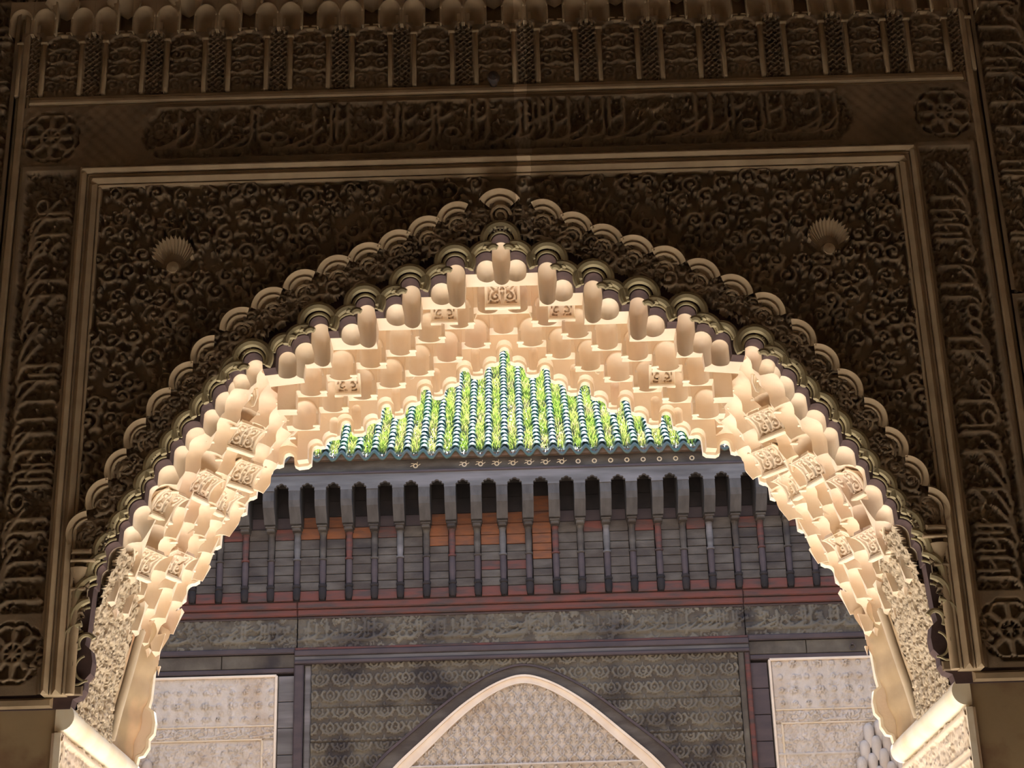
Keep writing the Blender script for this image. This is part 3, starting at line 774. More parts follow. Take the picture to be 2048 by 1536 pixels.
def sub(P, polys, fi, name, m, deg=35):
    idx = {}; vs = []; fs = []
    for f in fi:
        q = []
        for v in polys[f]:
            if v not in idx: idx[v] = len(vs); vs.append(MQI @ Vector(P[v]))
            q.append(idx[v])
        fs.append(q)
    s = bpy.data.meshes.new(name); s.from_pydata(vs, [], fs); s.update(); smooth_by_angle(s, deg)
    o = bpy.data.objects.new(name, s); COL.objects.link(o); o.parent = mq; s.materials.append(m); return o
def islands(polys, fi):
    own = {}; par = {f: f for f in fi}
    def find(a):
        while par[a] != a: par[a] = par[par[a]]; a = par[a]
        return a
    for f in fi:
        for v in polys[f]:
            if v in own: par[find(f)] = find(own[v])
            else: own[v] = f
    g = {}
    for f in fi: g.setdefault(find(f), []).append(f)
    return list(g.values())
pieces = []
for ti, ob in enumerate([core] + slabs):
    P, polys, area, who = carve(ob, [c for c in cells if c['t'] == ti])
    sub(P, polys, np.where(who < 0)[0], 'soffit_core' if ti == 0 else 'curtain', M['cream'])
    order = {}
    for f in range(len(polys)):
        if who[f] >= 0: order.setdefault(int(who[f]), []).append(f)
    for fl_ in order.values():
        for g in islands(polys, fl_): pieces.append((sum(area[f] for f in g), P, polys, g))
pieces.sort(key=lambda p: -p[0])
for a_, P, polys, g in pieces[:300]: sub(P, polys, g, 'niche', M['cream'])
if pieces[300:]:
    mv = MB()
    for a_, P, polys, g in pieces[300:]:
        ids = sorted({v for f in g for v in polys[f]}); mp = {v: i for i, v in enumerate(ids)}
        mv.add([tuple(MQI @ Vector(P[v])) for v in ids], [tuple(mp[v] for v in polys[f]) for f in g])
    mv.build('small_niches', M['cream'], mq, True, fix=False)['kind'] = 'stuff'
print('CELLS', len(cells), 'PIECES', len(pieces), 'AREAS', pieces[min(299, len(pieces) - 1)][0])
# raised rib round each niche head
rb_ = {}
for (x, y, z, w) in RIBS:
    if w not in rb_:
        r_ = MB(); r_.sweep([((w + .005) * math.cos(a), 0, (w + .006) * math.sin(a) - w) for a in np.linspace(-.1, PI + .1, 15)], .0062, 6); rb_[w] = r_.mesh('niche_rib'); rb_[w].materials.append(M['cream']); rb_[w].polygons.foreach_set('use_smooth', np.ones(len(rb_[w].polygons), bool))
    inst('niche_rib', rb_[w], mq, (x, y - .085 - .001, z - 3.4))
# foot ledges under the posts between niches, raised ribs
fl = MB(); fl.bbox(-.019, .019, -.014, .012, -.006, 0, .002); fl.box(-.008, .008, -.008, .008, 0, .008); flm = fl.mesh('foot_ledge'); flm.materials.append(M['rim'])
ps = MB(); ps.bbox(-.011, .011, -.010, .0, .0, .30, .003); psm = ps.mesh('post_pilaster'); psm.materials.append(M['cream'])
for row, ya, yb in ROWS[1:3]:
    off = row % 2 * .5
    for m in range(0, 8):
        e = (m + .5) * PN if off == 0 else (m + 0) * PN
        if e > XU - .0: break
        z = min(foot_of(e - .01, off), foot_of(e + .01, off)) if e > 0 else foot_of(.01, off)
        for sg in ((1,) if e == 0 else (-1, 1)):
            inst('post_pilaster', psm, mq, (sg * (e - .012 * (e > 0)), ya - .085, max(foot_of(e - .01, off), foot_of(e + .01, off)) - 3.4), None, (1, 1, .62))
            inst('foot_ledge', flm, mq, (sg * (e + .012 * (e > 0)), ya - .085 + .004, z - 3.4), (0, 0, random.uniform(-.15, .15)))
for i in range(0, NM, 1):
    q = s0 + (s1 - s0) * (i + .45) / (NM - 1); x, z, nx, nz = curve(q, -.018); py = (Y1 - Y0) / 5
    for j in range(5):
        yc = Y0 + (j + 0) * py + .03 if i % 2 == 0 else Y0 + (j + .5) * py + .03
        if yc > Y1 - .05 or yc < Y0 + .16 or z < 4.3: continue
        for sg in (-1, 1): inst('foot_ledge', flm, mq, (sg * x, yc - .085, z - 3.4), (0, 0, random.uniform(-.2, .2)))
# coved carved panels (a quarter hollow, arabesque cut through to the dark ground)
def cove_mesh(w, r, ext, name):
    """local: u across, cove rises from wall foot and bends over the viewer; arabesque relief"""
    im = Img(-w / 2, w / 2, 0, 1.0 * (r * PI / 2), .0042, -.020)
    L = im.v1; R = w * .22
    for s in (-1, 1):
        scroll(im, s * w * .22, L * .70, R * .85, .003, s, -1.2 if s > 0 else PI + 1.2, .0058, False)
        scroll(im, s * w * .21, L * .30, R * .85, .003, -s, 1.2 if s > 0 else PI - 1.2, .0058, False)
        im.path([(s * w * .04, L * .1), (s * w * .10, L * .5), (s * w * .03, L * .9)], [.004, .007, .004], .003)
        im.path([(s * w * .42, L * .1), (s * w * .34, L * .5), (s * w * .42, L * .92)], [.004, .006, .004], .002)
    im.path([(0, L * .08), (0, L * .95)], .004, .002); im.dot(0, L * .5, .010, .004)
    U, V = np.meshgrid(im.U, im.V)
    e = (np.abs(U) > w / 2 - .010) | (V < .009) | (V > L - .009); im.H[e] = .005
    def f(U, V, H):
        a = V / r; rr = r - H          # hollow faces the viewer: centre in front of the wall and below
        return (U, -(r - rr * np.cos(a)) + 0 * U, rr * np.sin(a))
    me = im.mesh(name, f)
    me.materials.append(M['cream'])
    return me
cv1 = cove_mesh(.175, .105, 0, 'carved_cove'); cv2 = cove_mesh(.13, .085, 0, 'carved_cove')
def cove(x, y, z, ang, me=cv1, w=.175, r=.105):
    g = empty('carved_cove'); g.parent = mq; g.location = (x, y - .085, z - 3.4); g.rotation_euler = (0, 0, ang)
    inst('carved_panel', me, g, (0, 0, 0))
    b = MB(); b.bbox(-w / 2 - .008, w / 2 + .008, -.010, .02, -.016, -.002, .003); b.build('sill', M['rim'], g)
    for s in (-1, 1):
        b = MB(); pts = [(s * (w / 2 + .002), -(r - r * math.cos(a)), r * math.sin(a)) for a in np.linspace(0, PI / 2, 9)]
        b.sweep(pts, .006, 6, up=(1, 0, 0)); b.build('edge_rib', M['rim'], g, True)
    b = MB(); pts = [(-w / 2, 0)] ; n = 10                   # solid back so that it closes from the side
    vs = []; 
    for s in (-w / 2, w / 2):
        vs += [(s, -(r - r * math.cos(a)) + .022, r * math.sin(a)) for a in np.linspace(0, PI / 2, n)] + [(s, .05, r), (s, .05, 0)]
    m = n + 2; fs = [tuple(range(m)), tuple(m + k for k in reversed(range(m)))] + [(k, (k + 1) % m, m + (k + 1) % m, m + k) for k in range(m)]
    b.add(vs, fs); b.build('cove_back', M['cream'], g)
CV = [(1.73, .33, 4.43), (1.575, 1.10, 4.70), (1.79, .93, 4.30), (1.60, .60, 4.62), (1.38, .55, 4.86), (1.44, .95, 4.80), (1.84, .40, 4.15)]
for (x, y, z) in CV:
    for sg in (-1, 1):
        a = -sg * (1.15 if x > 1.5 else .9 if x > 1.2 else .45)   # face towards the opening
        cove(sg * (x + .01), y, z, -a if False else a * -1 * -1, cv1)
y1_, y2_ = ROWS[1][1] - .004, ROWS[2][1] - .004
cove(0.0, y1_, foot_of(.01, .5) + .012, 0.0, cv1)
for sg in (-1, 1):
    cove(sg * .315, y1_, foot_of(.30, .5) + .012, sg * -.0, cv2, .13, .085); cove(sg * .865, y2_, foot_of(.86, 0) + .012, 0, cv2, .13, .085)
# fluted fans beneath some shelves
def fan_mesh():
    b = MB()
    for k in range(6):
        a = math.radians(52 + 76 * k / 5)
        b.sweep([(.012 * math.cos(a), 0, 0), (.06 * math.cos(a), -.010, .05 * math.sin(a) ** .5), (.085 * math.cos(a), -.03, .078)], [.003, .006, .008], 5)
    return b.mesh('fan')
fan = fan_mesh(); fan.materials.append(M['rim'])
for (x, y, z) in [(1.68, .55, 4.52), (1.86, .32, 4.20), (1.89, .62, 4.12), (1.52, .80, 4.74), (1.30, .35, 5.02), (.16, .62, 5.60), (.52, 1.05, 5.44)]:
    for sg in (-1, 1): inst('fluted_fan', fan, mq, (sg * x, y - .085, z - 3.4), (0, 0, sg * (1.1 if x > 1.5 else .6)))
# jambs below the niches -------------------------------------------
def jx(z): return arch_x(z) + .012
for sg in (-1, 1):
    im = Img(.09, .80, 3.39, 4.20, .0060, .0)
    im.H[:] = -.016; fill_scrolls(im, .010, .050, np.random.default_rng(31), .0050)
    U, V = np.meshgrid(im.U, im.V)
    # scalloped left edge follows the arch edge; taper at the top
    keep = (U < .80 - np.clip(V - 4.05, 0, 1) * 2.2)
    JX = np.interp(V, AZ[::-1], AX[::-1]) + .010
    JX = np.where(V < 3.60, np.minimum(JX, 2.035), JX)
    me2 = im.mesh('jamb_panel', lambda U, V, H, sg=sg: (sg * (JX - H), U - .085, V - 3.4), keep)
    if sg < 0: me2.flip_normals()
    link('jamb_panel', me2, M['jamb'], mq)
    b = MB(); b.sweep([(sg * (jx(z) - .034), .84 - .085, z - 3.4) for z in np.linspace(3.42, 3.98, 8)], .024, 10, up=(0, 1, 0))
    b.sweep([(sg * (jx(z) - .026), .885 - .085, z - 3.4) for z in np.linspace(3.42, 4.0, 8)], .010, 8, up=(0, 1, 0)); b.build('jamb_colonnette', M['jamb'], mq, True)
    b = MB(); b.lathe([(.022, .58), (.03, .60), (.024, .62), (.028, .66), (.055, .71), (.06, .725), (.0, .73)], (sg * 1.955, .79, 0), 14); b.build('jamb_capital', M['cream'], mq, True)
    # smooth hollow reveal running to the far scalloped edge
    rows = 20; cols = 12; V_ = []
    for i in range(rows + 1):
        z = 3.41 + (4.12 - 3.41) * i / rows
        for j in range(cols + 1):
            t = j / cols; y = .86 + (1.405 - .86) * t
            bulge = .05 * math.sin(PI * min(1, t * 1.1)) + .008 * math.sin(z * 38)
            V_.append((sg * (jx(z) + bulge + .012 - .03 * t), y - .085, z - 3.4))
    F_ = [(i * (cols + 1) + j, i * (cols + 1) + j + 1, (i + 1) * (cols + 1) + j + 1, (i + 1) * (cols + 1) + j) for i in range(rows) for j in range(cols)]
    me3 = npmesh('jamb_reveal', V_, F_, True)
    if sg < 0: me3.flip_normals()
    link('jamb_reveal', me3, M['ochre'], mq)
    b = MB(); x0, x1 = sorted((sg * 2.095, sg * 2.34)); b.box(x0, x1, .002, T - .09, -0.01, .66); b.build('jamb_core', M['ochre'], mq)
# bright rim at the far scalloped edge
b = MB(); pth = PROFILE; n = len(pth); off = []
for i in range(n):
    p0 = pth[max(i - 1, 0)]; p1 = pth[min(i + 1, n - 1)]; tx, tz = p1[0] - p0[0], p1[1] - p0[1]; L = math.hypot(tx, tz) or 1
    off.append((pth[i][0] + tz / L * .016, pth[i][1] - tx / L * .016))
vs = [(p[0], Y1 - .085 + .0, p[1] - 3.4) for p in pth] + [(q[0], Y1 - .085, q[1] - 3.4) for q in off] + [(q[0], Y1 + .055 - .085, q[1] - 3.4) for q in off] + [(p[0], Y1 + .055 - .085, p[1] - 3.4) for p in pth]
fs = []
for i in range(n - 1):
    for a in range(4): c = (a + 1) % 4; fs.append((a * n + i, a * n + i + 1, c * n + i + 1, c * n + i))
b.add(vs, fs); b.build('rear_rim', M['rim'], mq, True)

# imposts and piers -------------------------------------------------
for sg, nm in ((-1, 'left'), (1, 'right')):
    r = empty('arch_pier', (sg * 2.1, .7, 0)); tag(r, f'carved stucco arch jamb capped by a white half-round marble impost, {nm} side of the arch', 'pier')
    def loc(o): o.matrix_parent_inverse = Matrix.Translation((-sg * 2.1, -.7, 0)); return o
    b = MB(); prof = []
    for a in np.linspace(-PI / 2, PI / 2, 13): prof.append((sg * (2.085 - .062 * math.cos(a)), 3.365 + .064 * math.sin(a)))
    vs = []; N = len(prof)
    for y in (.004, T + .03): vs += [(p[0], y, p[1]) for p in prof] + [(sg * 2.11, y, 3.429), (sg * 2.11, y, 3.301)]
    m = N + 2; fs = [tuple(range(m)), tuple(m + k for k in reversed(range(m)))] + [(k, (k + 1) % m, m + (k + 1) % m, m + k) for k in range(m)]
    b.add(vs, fs); loc(b.build('impost', M['impost'], r, True))
    im = Img(.0, T, 2.3, 3.29, .0085, .0); fill_scrolls(im, .012, .06, np.random.default_rng(41), .006)
    U, V = np.meshgrid(im.U, im.V)
    for vv in (3.265, 3.10, 3.06): im.H[np.abs(V - vv) < .010] = .018
    for uu in (.02, .18, T - .03): im.H[(np.abs(U - uu) < .010) & (V < 3.06 if uu == .18 else V < 9)] = .018
    im.H[(V > 3.06) & (V < 3.10)] = .012
    me4 = im.mesh('carved_panel', lambda U, V, H, sg=sg: (sg * (2.085 - H), U, V))
    if sg < 0: me4.flip_normals()
    loc(link('carved_panel', me4, M['cream'], r))
    b = MB(); x0, x1 = sorted((sg * 2.086, sg * 2.12)); b.box(x0, x1, 0, T, 0, 3.29); loc(b.build('shaft', M['cream'], r))
    b = MB(); b.box(*sorted((sg * 2.075, sg * 2.105)), -.012, .012, 0, 3.29); loc(b.build('corner_bead', M['rim'], r))

# ================================================================== FAR SIDE
WY = 8.45
farw = simple('wall_courtyard_far', -HX - .9, HX + .9, WY + .12, WY + .6, 0, 7.35, M['yard'])
# tiled roof ---------------------------------------------------------
roof = empty('tiled_roof', (0, 8.0, 7.5)); tag(roof, 'steep roof of green glazed barrel tiles above the far courtyard wall', 'roof')
AL = math.radians(41); TP = .1585; TX = .118; EX = .108; NRW = 32; TR = .042
ca, sa = math.cos(AL), math.sin(AL)
def rp(x, s, h):       # roof coordinates to local of roof
    return (x, s * ca - h * sa, .085 + s * sa + h * ca)
def tile_geo(b, x, s, j=0.0, L=.15):
    seg = 8; vs = []
    for (ss, r, h) in ((0, TR, .014), (0.0, TR - .011, .014), (L, TR * .90, .0), (L, TR * .90 - .011, .0)):
        for k in range(seg + 1):
            a = PI * k / seg; vs.append(rp(x + r * math.cos(a) + j, s + ss, h + r * math.sin(a) * 1.05))
    n = seg + 1; fs = [(k, k + 1, 2 * n + k + 1, 2 * n + k) for k in range(seg)] + [(k, n + k, n + k + 1, k + 1) for k in range(seg)] + [(n + k, 3 * n + k, 3 * n + k + 1, n + k + 1) for k in range(seg)]
    b.add(vs, fs)
tb = MB(); tile_geo(tb, 0, 0); tm = tb.mesh('cover_tile'); smooth_by_angle(tm); tm.materials.append(M['tile'])
base_off = Vector(rp(0, 0, 0))
restb = MB(); cntt = 0
for k in range(-29, 30):
    x = TX + TP * k
    for j in range(NRW):
        s = j * EX; vis = abs(k) <= 15 and j < 9 and (abs(x) < 2.0 - .0 * j)
        jit = random.uniform(-.003, .003)
        if vis and cntt < 270:
            p = Vector(rp(x, s, 0)) - base_off; inst('cover_tile', tm, roof, (p[0] + jit, p[1], p[2]), (random.uniform(-.02, .02), random.uniform(-.03, .03), random.uniform(-.03, .03))); cntt += 1
        else: tile_geo(restb, x, s, jit)
o = restb.build('upper_cover_tiles', M['tile'], roof, True, fix=False); o['kind'] = 'stuff'
# channel tiles between, and the wavy eave course
cb = MB(); seg = 6
for k in range(-30, 30):
    x = TX + TP * (k + .5)
    for j in range(0, NRW, 1):
        s = j * EX; vs = []
        for ss, h in ((0, .0), (EX * 1.25, -.012)):
            for q in range(seg + 1):
                a = PI + PI * q / seg; vs.append(rp(x + .062 * math.cos(a), s + ss, .03 + h + .055 * math.sin(a)))
        cb.add(vs, [(q, q + 1, seg + 1 + q + 1, seg + 1 + q) for q in range(seg)])
o = cb.build('channel_tiles', M['tile'], roof, True, fix=False); o['kind'] = 'stuff'
b = MB(); b.add([rp(-4.6, -.02, -.035), rp(4.7, -.02, -.035), rp(4.7, NRW * EX, -.035), rp(-4.6, NRW * EX, -.035), rp(-4.6, -.02, -.08), rp(4.7, -.02, -.08), rp(4.7, NRW * EX, -.08), rp(-4.6, NRW * EX, -.08)],
                   [(0, 1, 2, 3), (7, 6, 5, 4), (0, 4, 5, 1), (1, 5, 6, 2), (2, 6, 7, 3), (3, 7, 4, 0)]); b.build('roof_bed', M['clay'], roof)
def eave_mesh():
    b = MB(); n = 24; vs = []; th = .013
    for yy in (-.05, .10):
        for side in (0, 1):
            for i in range(n + 1):
                u = -TP / 2 + TP * i / n; z = .036 * math.cos(2 * PI * u / TP) + .004 * math.cos(4 * PI * u / TP)
                vs.append((u, yy, z + (th if side == 0 else -th) + yy * .8))
    m = n + 1; fs = [(i, i + 1, m + i + 1, m + i) for i in range(n)] + [(2 * m + i, 3 * m + i, 3 * m + i + 1, 2 * m + i + 1) for i in range(n)] + [(i, 2 * m + i, 2 * m + i + 1, i + 1) for i in range(n)] + [(m + i, m + i + 1, 3 * m + i + 1, 3 * m + i) for i in range(n)]
    b.add(vs, fs); return b.mesh('eave_tile')
em = eave_mesh(); em.materials.append(M['eavet']); em.polygons.foreach_set('use_smooth', np.ones(len(em.polygons), bool))
for k in range(-29, 30): inst('eave_tile', em, roof, (TX + TP * k, -.03, .055 + random.uniform(-.004, .004)))
mm = MB()
for k in range(-29, 30): mm.lathe([(.0, -.062), (.040, -.06), (.046, -.04), (.046, .03)], (TX + TP * k, .0, .028), 10, 'y', 0, PI); mm.box(TX + TP * k - .075, TX + TP * k + .075, -.055, .0, .0, .036)
mm.build('mortar_plugs', M['clay'], roof, True)['kind'] = 'stuff'
# weeds in the channels
gv = []; gf = []; rg = np.random.default_rng(5)
for k in range(-17, 19):
    x = TX + TP * (k - .5)
    for q in range(1150):
        s = rg.uniform(.0, NRW * EX * .92); dens = .5 + .5 * math.sin(s * 5 + k * 1.9) * math.sin(s * 2.3 + k)
        if rg.random() > .45 + .55 * dens: continue
        u = x + rg.normal(0, .026); p = Vector(rp(u, s, -.012)); h = rg.uniform(.03, .105) * (.7 + .4 * dens); lean = Vector((rg.normal(0, .35), -rg.uniform(.1, .7), 1)).normalized()
        w = rg.uniform(.003, .0065); side = Vector((math.cos(q), math.sin(q) * .5, 0)) * w; tip = p + lean * h; mid = p + Vector((lean[0] * .3, lean[1] * .3, 1)).normalized() * h * .55
        n = len(gv); gv += [p - side, p + side, mid + side * .9, mid - side * .9, tip]; gf += [(n, n + 1, n + 2, n + 3), (n + 3, n + 2, n + 4)]
me = bpy.data.meshes.new('roof_weeds'); me.from_pydata([tuple(a + Vector((0, 8.0, 7.5))) for a in gv], [], gf); me.update()
tag(link('roof_weeds', me, M['grass']), 'bright yellow-green grass growing in the channels between the roof tiles', 'grass', kind='stuff')

# wooden eave ----------------------------------------------------------
eave = empty('wooden_eave', (0, 8.0, 6.2)); tag(eave, 'dark weathered wooden eave with a grey fascia and carved brackets under the tiled roof', 'eave')
EL = Matrix.Translation((0, -8.0, -6.2))
def ebuild(b, nm, m, smooth=False, par=None):
    b.v = [tuple(EL @ Vector(v)) for v in b.v]; return b.build(nm, m, par or eave, smooth)
BP = .251; BX = -1.835
# fascia with lobed notches between the brackets
def lobed(cx, z0, w, h):
    """lobed arch notch outline from (cx-w, z0) up and over to (cx+w, z0)"""
    P_ = []
    lob_ = [(-.78, .30, .30), (-.52, .62, .28), (0, .80, .34), (.52, .62, .28), (.78, .30, .30)]
    for i, (u, v, r) in enumerate(lob_):
        a0, a1 = [(200, 70), (185, 60), (150, 30), (120, -5), (110, -20)][i]
        for a in np.linspace(math.radians(a0), math.radians(a1), 6): P_.append((cx + w * (u + r * math.cos(a)), z0 + h * (v + r * .62 * math.sin(a))))
    return P_
pts = [(-4.4, 7.375), (-4.4, 7.215)]
for k in range(-10, 26):
    c = BX + BP * (k + .5); pts += [(c - .068, 7.215)] + lobed(c, 7.215, .066, .075) + [(c + .068, 7.215)]
pts += [(4.65, 7.215), (4.65, 7.375)]
b = MB(); b.poly(pts, 8.0, 8.045); ebuild(b, 'fascia_board', M['woodg'])
b = MB(); b.bbox(-4.4, 4.65, 7.985, 8.04, 7.366, 7.392, .006); ebuild(b, 'fascia_cap', M['woodv'])
b = MB(); b.bbox(-4.4, 4.65, 8.03, 8.06, 7.385, 7.56, .004); ebuild(b, 'upper_board', M['wood'])
for k in range(-6, 12):                              # small painted motifs on the board beneath the tiles
    x = TX + TP * (k - .5)
    b = MB()
    b.lathe([(.014, -.004), (.022, -.006), (.026, -.002)], (x, 8.03, 7.445), 12, 'y')
    for a in (range(4) if k < 4 else ()): 
        t = (.1, .9, 2.24, 3.04)[a]; b.sweep([(x + .028 * math.cos(t), 8.026, 7.445 + .028 * math.sin(t)), (x + .052 * math.cos(t + .3), 8.026, 7.445 + .042 * math.sin(t + .3))], [.005, .003], 5)
    if k in (-6,) or k > -4: ebuild(b, 'painted_motif', M['stuccoy'])
b = MB(); b.box(-4.4, 4.65, 8.05, WY + .14, 7.36, 7.39); ebuild(b, 'soffit_board', M['wood'])
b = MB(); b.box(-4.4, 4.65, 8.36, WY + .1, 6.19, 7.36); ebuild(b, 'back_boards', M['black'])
# one bracket, then copies
def bracket_parts():
    r = empty('bracket')
    b = MB(); b.poly([(0, 0)] * 0 or [(-.054, 7.22), (.054, 7.22), (.050, 7.00), (.043, 6.93), (-.043, 6.93), (-.050, 7.00)], 8.005, 8.37)
    pr = [(8.005, 7.215), (8.005, 7.12), (8.03, 7.06), (8.10, 6.99), (8.16, 6.93), (8.20, 6.93), (8.36, 6.93), (8.36, 7.36), (8.045, 7.36), (8.045, 7.215)]
    b = MB(); n = len(pr); vs = [(-.054, y, z) for y, z in pr] + [(.054, y, z) for y, z in pr]
    tri = tessellate_polygon([[Vector((p[0], p[1], 0)) for p in pr]])
    b.add(vs, [tuple(t) for t in tri] + [tuple(i + n for i in t) for t in tri] + [(i, (i + 1) % n, (i + 1) % n + n, i + n) for i in range(n)])
    P1 = ebuild(b, 'corbel', M['corbelw'], False, r)
    b = MB(); b.bbox(-.040, .040, 8.20, 8.36, 6.875, 6.93, .01); b.bbox(-.048, .048, 8.185, 8.36, 6.905, 6.925, .005); P2 = ebuild(b, 'capital_block', M['wood'], False, r)
    b = MB(); b.lathe([(.026, 6.62), (.030, 6.66), (.034, 6.76), (.030, 6.84), (.036, 6.875)], (0, 8.315, 0), 10); b.lathe([(.03, 6.60), (.040, 6.605), (.040, 6.62), (.026, 6.625)], (0, 8.315, 0), 10); P3 = ebuild(b, 'baluster', M['wood'], True, r)
    b = MB(); b.lathe([(.027, 6.36), (.032, 6.45), (.032, 6.55), (.030, 6.60)], (0, 8.32, 0), 10); P4 = ebuild(b, 'lower_baluster', M['woodv'], True, r)
    b = MB(); b.lathe([(.0, 6.205), (.022, 6.21), (.034, 6.24), (.038, 6.31), (.030, 6.325), (.040, 6.335), (.040, 6.355), (.028, 6.362)], (0, 8.32, 0), 10); P5 = ebuild(b, 'foot_knob', M['black'], True, r)
    return r
br = bracket_parts()
kids = list(br.children)
alts = {'baluster': [M['woodo'], M['woodg'], M['wood'], M['woodr']]}
altm = {}
for k in range(-10, 26):
    if k == -10: r = br
    else:
        r = br.copy(); COL.objects.link(r)
        for c in kids:
            d = c.copy(); COL.objects.link(d); d.parent = r
            if c.name.startswith('baluster') and k % 2:
                mi = (k * 7) % 4
                if mi not in altm: altm[mi] = c.data.copy(); altm[mi].materials[0] = alts['baluster'][mi]
                d.data = altm[mi]
    r.parent = eave; r.location = (BX + BP * k, random.uniform(-.006, .006), 0); r.rotation_euler = (0, 0, random.uniform(-.02, .02))
# planks of the back, bay by bay
for k in range(-10, 25):
    c = BX + BP * (k + .5); z = 6.205; n = 0
    hs_ = [.10, .085, .075, .095, .085, .075, .10, .115, .12, .16]
    for q, h in enumerate(hs_):
        hot = (4 <= k <= 8 and q in (6, 7, 8)) or (k == 8 and q > 3) or (-1 <= k <= 0 and q in (7, 8)) or (k == 1 and q == 7) 
        warm = q < 2 or (k in (6, 7) and q < 6)
        if c < -3.45 or c > 3.65:
            if q: continue
            h = sum(hs_)
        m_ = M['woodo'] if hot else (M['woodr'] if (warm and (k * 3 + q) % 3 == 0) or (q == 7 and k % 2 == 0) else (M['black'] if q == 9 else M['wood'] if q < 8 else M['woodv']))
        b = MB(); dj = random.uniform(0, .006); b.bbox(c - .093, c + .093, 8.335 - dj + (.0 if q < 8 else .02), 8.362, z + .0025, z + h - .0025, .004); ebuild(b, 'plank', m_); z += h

# carved wooden screen below -------------------------------------------
scr = empty('carved_wood_screen', (0, WY, 4.0)); tag(scr, 'tall dark carved wooden wall panelling below the eave, framing a pale pointed arch', 'panelling')
SL = Matrix.Translation((0, -WY, -4.0))
def sbuild(b, nm, m, smooth=False): b.v = [tuple(SL @ Vector(v)) for v in b.v]; return b.build(nm, m, scr, smooth)
def srel(nm, im, m, y, keep=None, thr=.010):
    me = im.mesh(nm, lambda U, V, H: (U, y - H * 1.5 - WY, V - 4.0), keep); me.materials.append(m); me.materials.append(M['worn'])
    P_ = np.empty(len(me.vertices) * 3, np.float32); me.vertices.foreach_get('co', P_); h = (y - WY - P_[1::3]) / 1.5
    L_ = np.empty(len(me.loops), np.int32); me.loops.foreach_get('vertex_index', L_)
    me.polygons.foreach_set('material_index', (h[L_].reshape(-1, 4).mean(1) > thr).astype(np.int32)); return link(nm, me, m, scr)
for z0, z1, y, m in ((6.135, 6.205, WY - .10, 'woodr'), (6.07, 6.135, WY - .075, 'woodr'), (6.048, 6.07, WY - .05, 'woodv')):
    for x0, x1 in ((-4.4, -2.083), (-2.078, 2.218), (2.223, 4.65)):
        b = MB(); b.bbox(x0, x1, y, WY + .11, z0, z1, .01); sbuild(b, 'beam', M[m])
for z0, z1, y, m in ((5.735, 5.765, WY - .05, 'woodr'), (5.68, 5.735, WY - .075, 'woodv'), (5.635, 5.68, WY - .06, 'woodg'), (5.60, 5.635, WY - .085, 'woodv')):
    for x0, x1 in ((-2.10, 2.24),):
        b = MB(); b.bbox(x0, x1, y, WY + .11, z0, z1, .008); sbuild(b, 'beam', M[m])
for x0, x1 in ((-4.4, -2.10), (2.24, 4.65)):
    b = MB(); b.bbox(x0, x1, WY - .06, WY + .11, 5.71, 5.765, .01); sbuild(b, 'beam', M['woodv'])
    mid = x0 + 1.6 if x0 < 0 else x0 + .55
    for a, c in ((x0, mid - .003), (mid + .003, x1)):
        b = MB(); b.bbox(a, c, WY - .035, WY + .11, 5.575, 5.705, .006); sbuild(b, 'plank', M['woodp'])
    b = MB(); b.bbox(x0, x1, WY - .05, WY + .11, 5.525, 5.57, .008); sbuild(b, 'beam', M['woodv'])
def inscr(x0, x1, seed):
    im = Img(x0, x1, 5.765, 6.048, .0105, .004); r = np.random.default_rng(seed)
    fill_scrolls(im, .014, .10, r, .010); script_strokes(im, x0 + .05, x1 - .05, 5.80, 6.02, .022, r, .011)
    for z in (5.905,): im.H[int((z - 5.765) / .0105)] -= .008
    srel('inscription_board', im, M['woodp'], WY - .02)
inscr(-4.4, -2.085, 51); inscr(-2.075, 2.218, 52); inscr(2.226, 4.65, 53)
# palmette panel with the arch cut out of it
_ft = np.linspace(-1.7, 1.7, 681); _fz = np.interp(np.abs(_ft), [0, .12, .25, .38, .5, .62, .75, .9, 1.05, 1.19, 1.3, 1.4, 1.7], [5.412, 5.385, 5.335, 5.262, 5.182, 5.09, 4.975, 4.835, 4.70, 4.57, 4.43, 4.26, 3.6])
_fz[20:-20] = np.convolve(_fz, np.ones(41) / 41, 'valid')
def far_arch(x, o=0.0):
    return np.interp((x - .075) / (1 + o / 1.3), _ft, _fz) + o * .9
im = Img(-1.935, 2.125, 4.0, 5.60, .0095, .003)
px, pz = .205, .155
nrow = 0; z = 4.05
while z < 5.62:
    for i in range(-11, 12):
        cx = .09 + (i + .5 * (nrow % 2)) * px
        for s in (-1, 1):
            im.path([(cx + s * .006, z - .055), (cx + s * .055, z - .035), (cx + s * .085, z + .01), (cx + s * .065, z + .050), (cx + s * .04, z + .045)], [.009, .013, .015, .012, .009], .018)
            im.path([(cx + s * .004, z - .035), (cx + s * .035, z - .01), (cx + s * .03, z + .03), (cx, z + .058)], [.008, .012, .012, .008], .016)
        im.dot(cx, z + .005, .014, .016); im.path([(cx, z + .055), (cx, z + .09)], .009, .014)
        for s in (-1, 1): im.path([(cx + s * .102, z + .055), (cx + s * .102, z + .03)], .008, .012); im.dot(cx + s * .075, z - .045, .012, .013)
    z += pz; nrow += 1
U, V = np.meshgrid(im.U, im.V)
im.H[np.abs(V - 4.86) < .006] = -.004; im.H[np.abs(V - 5.18) < .006] = -.004
kp = V > far_arch(U, .16)
srel('palmette_panel', im, M['woodp'], WY - .02, kp)
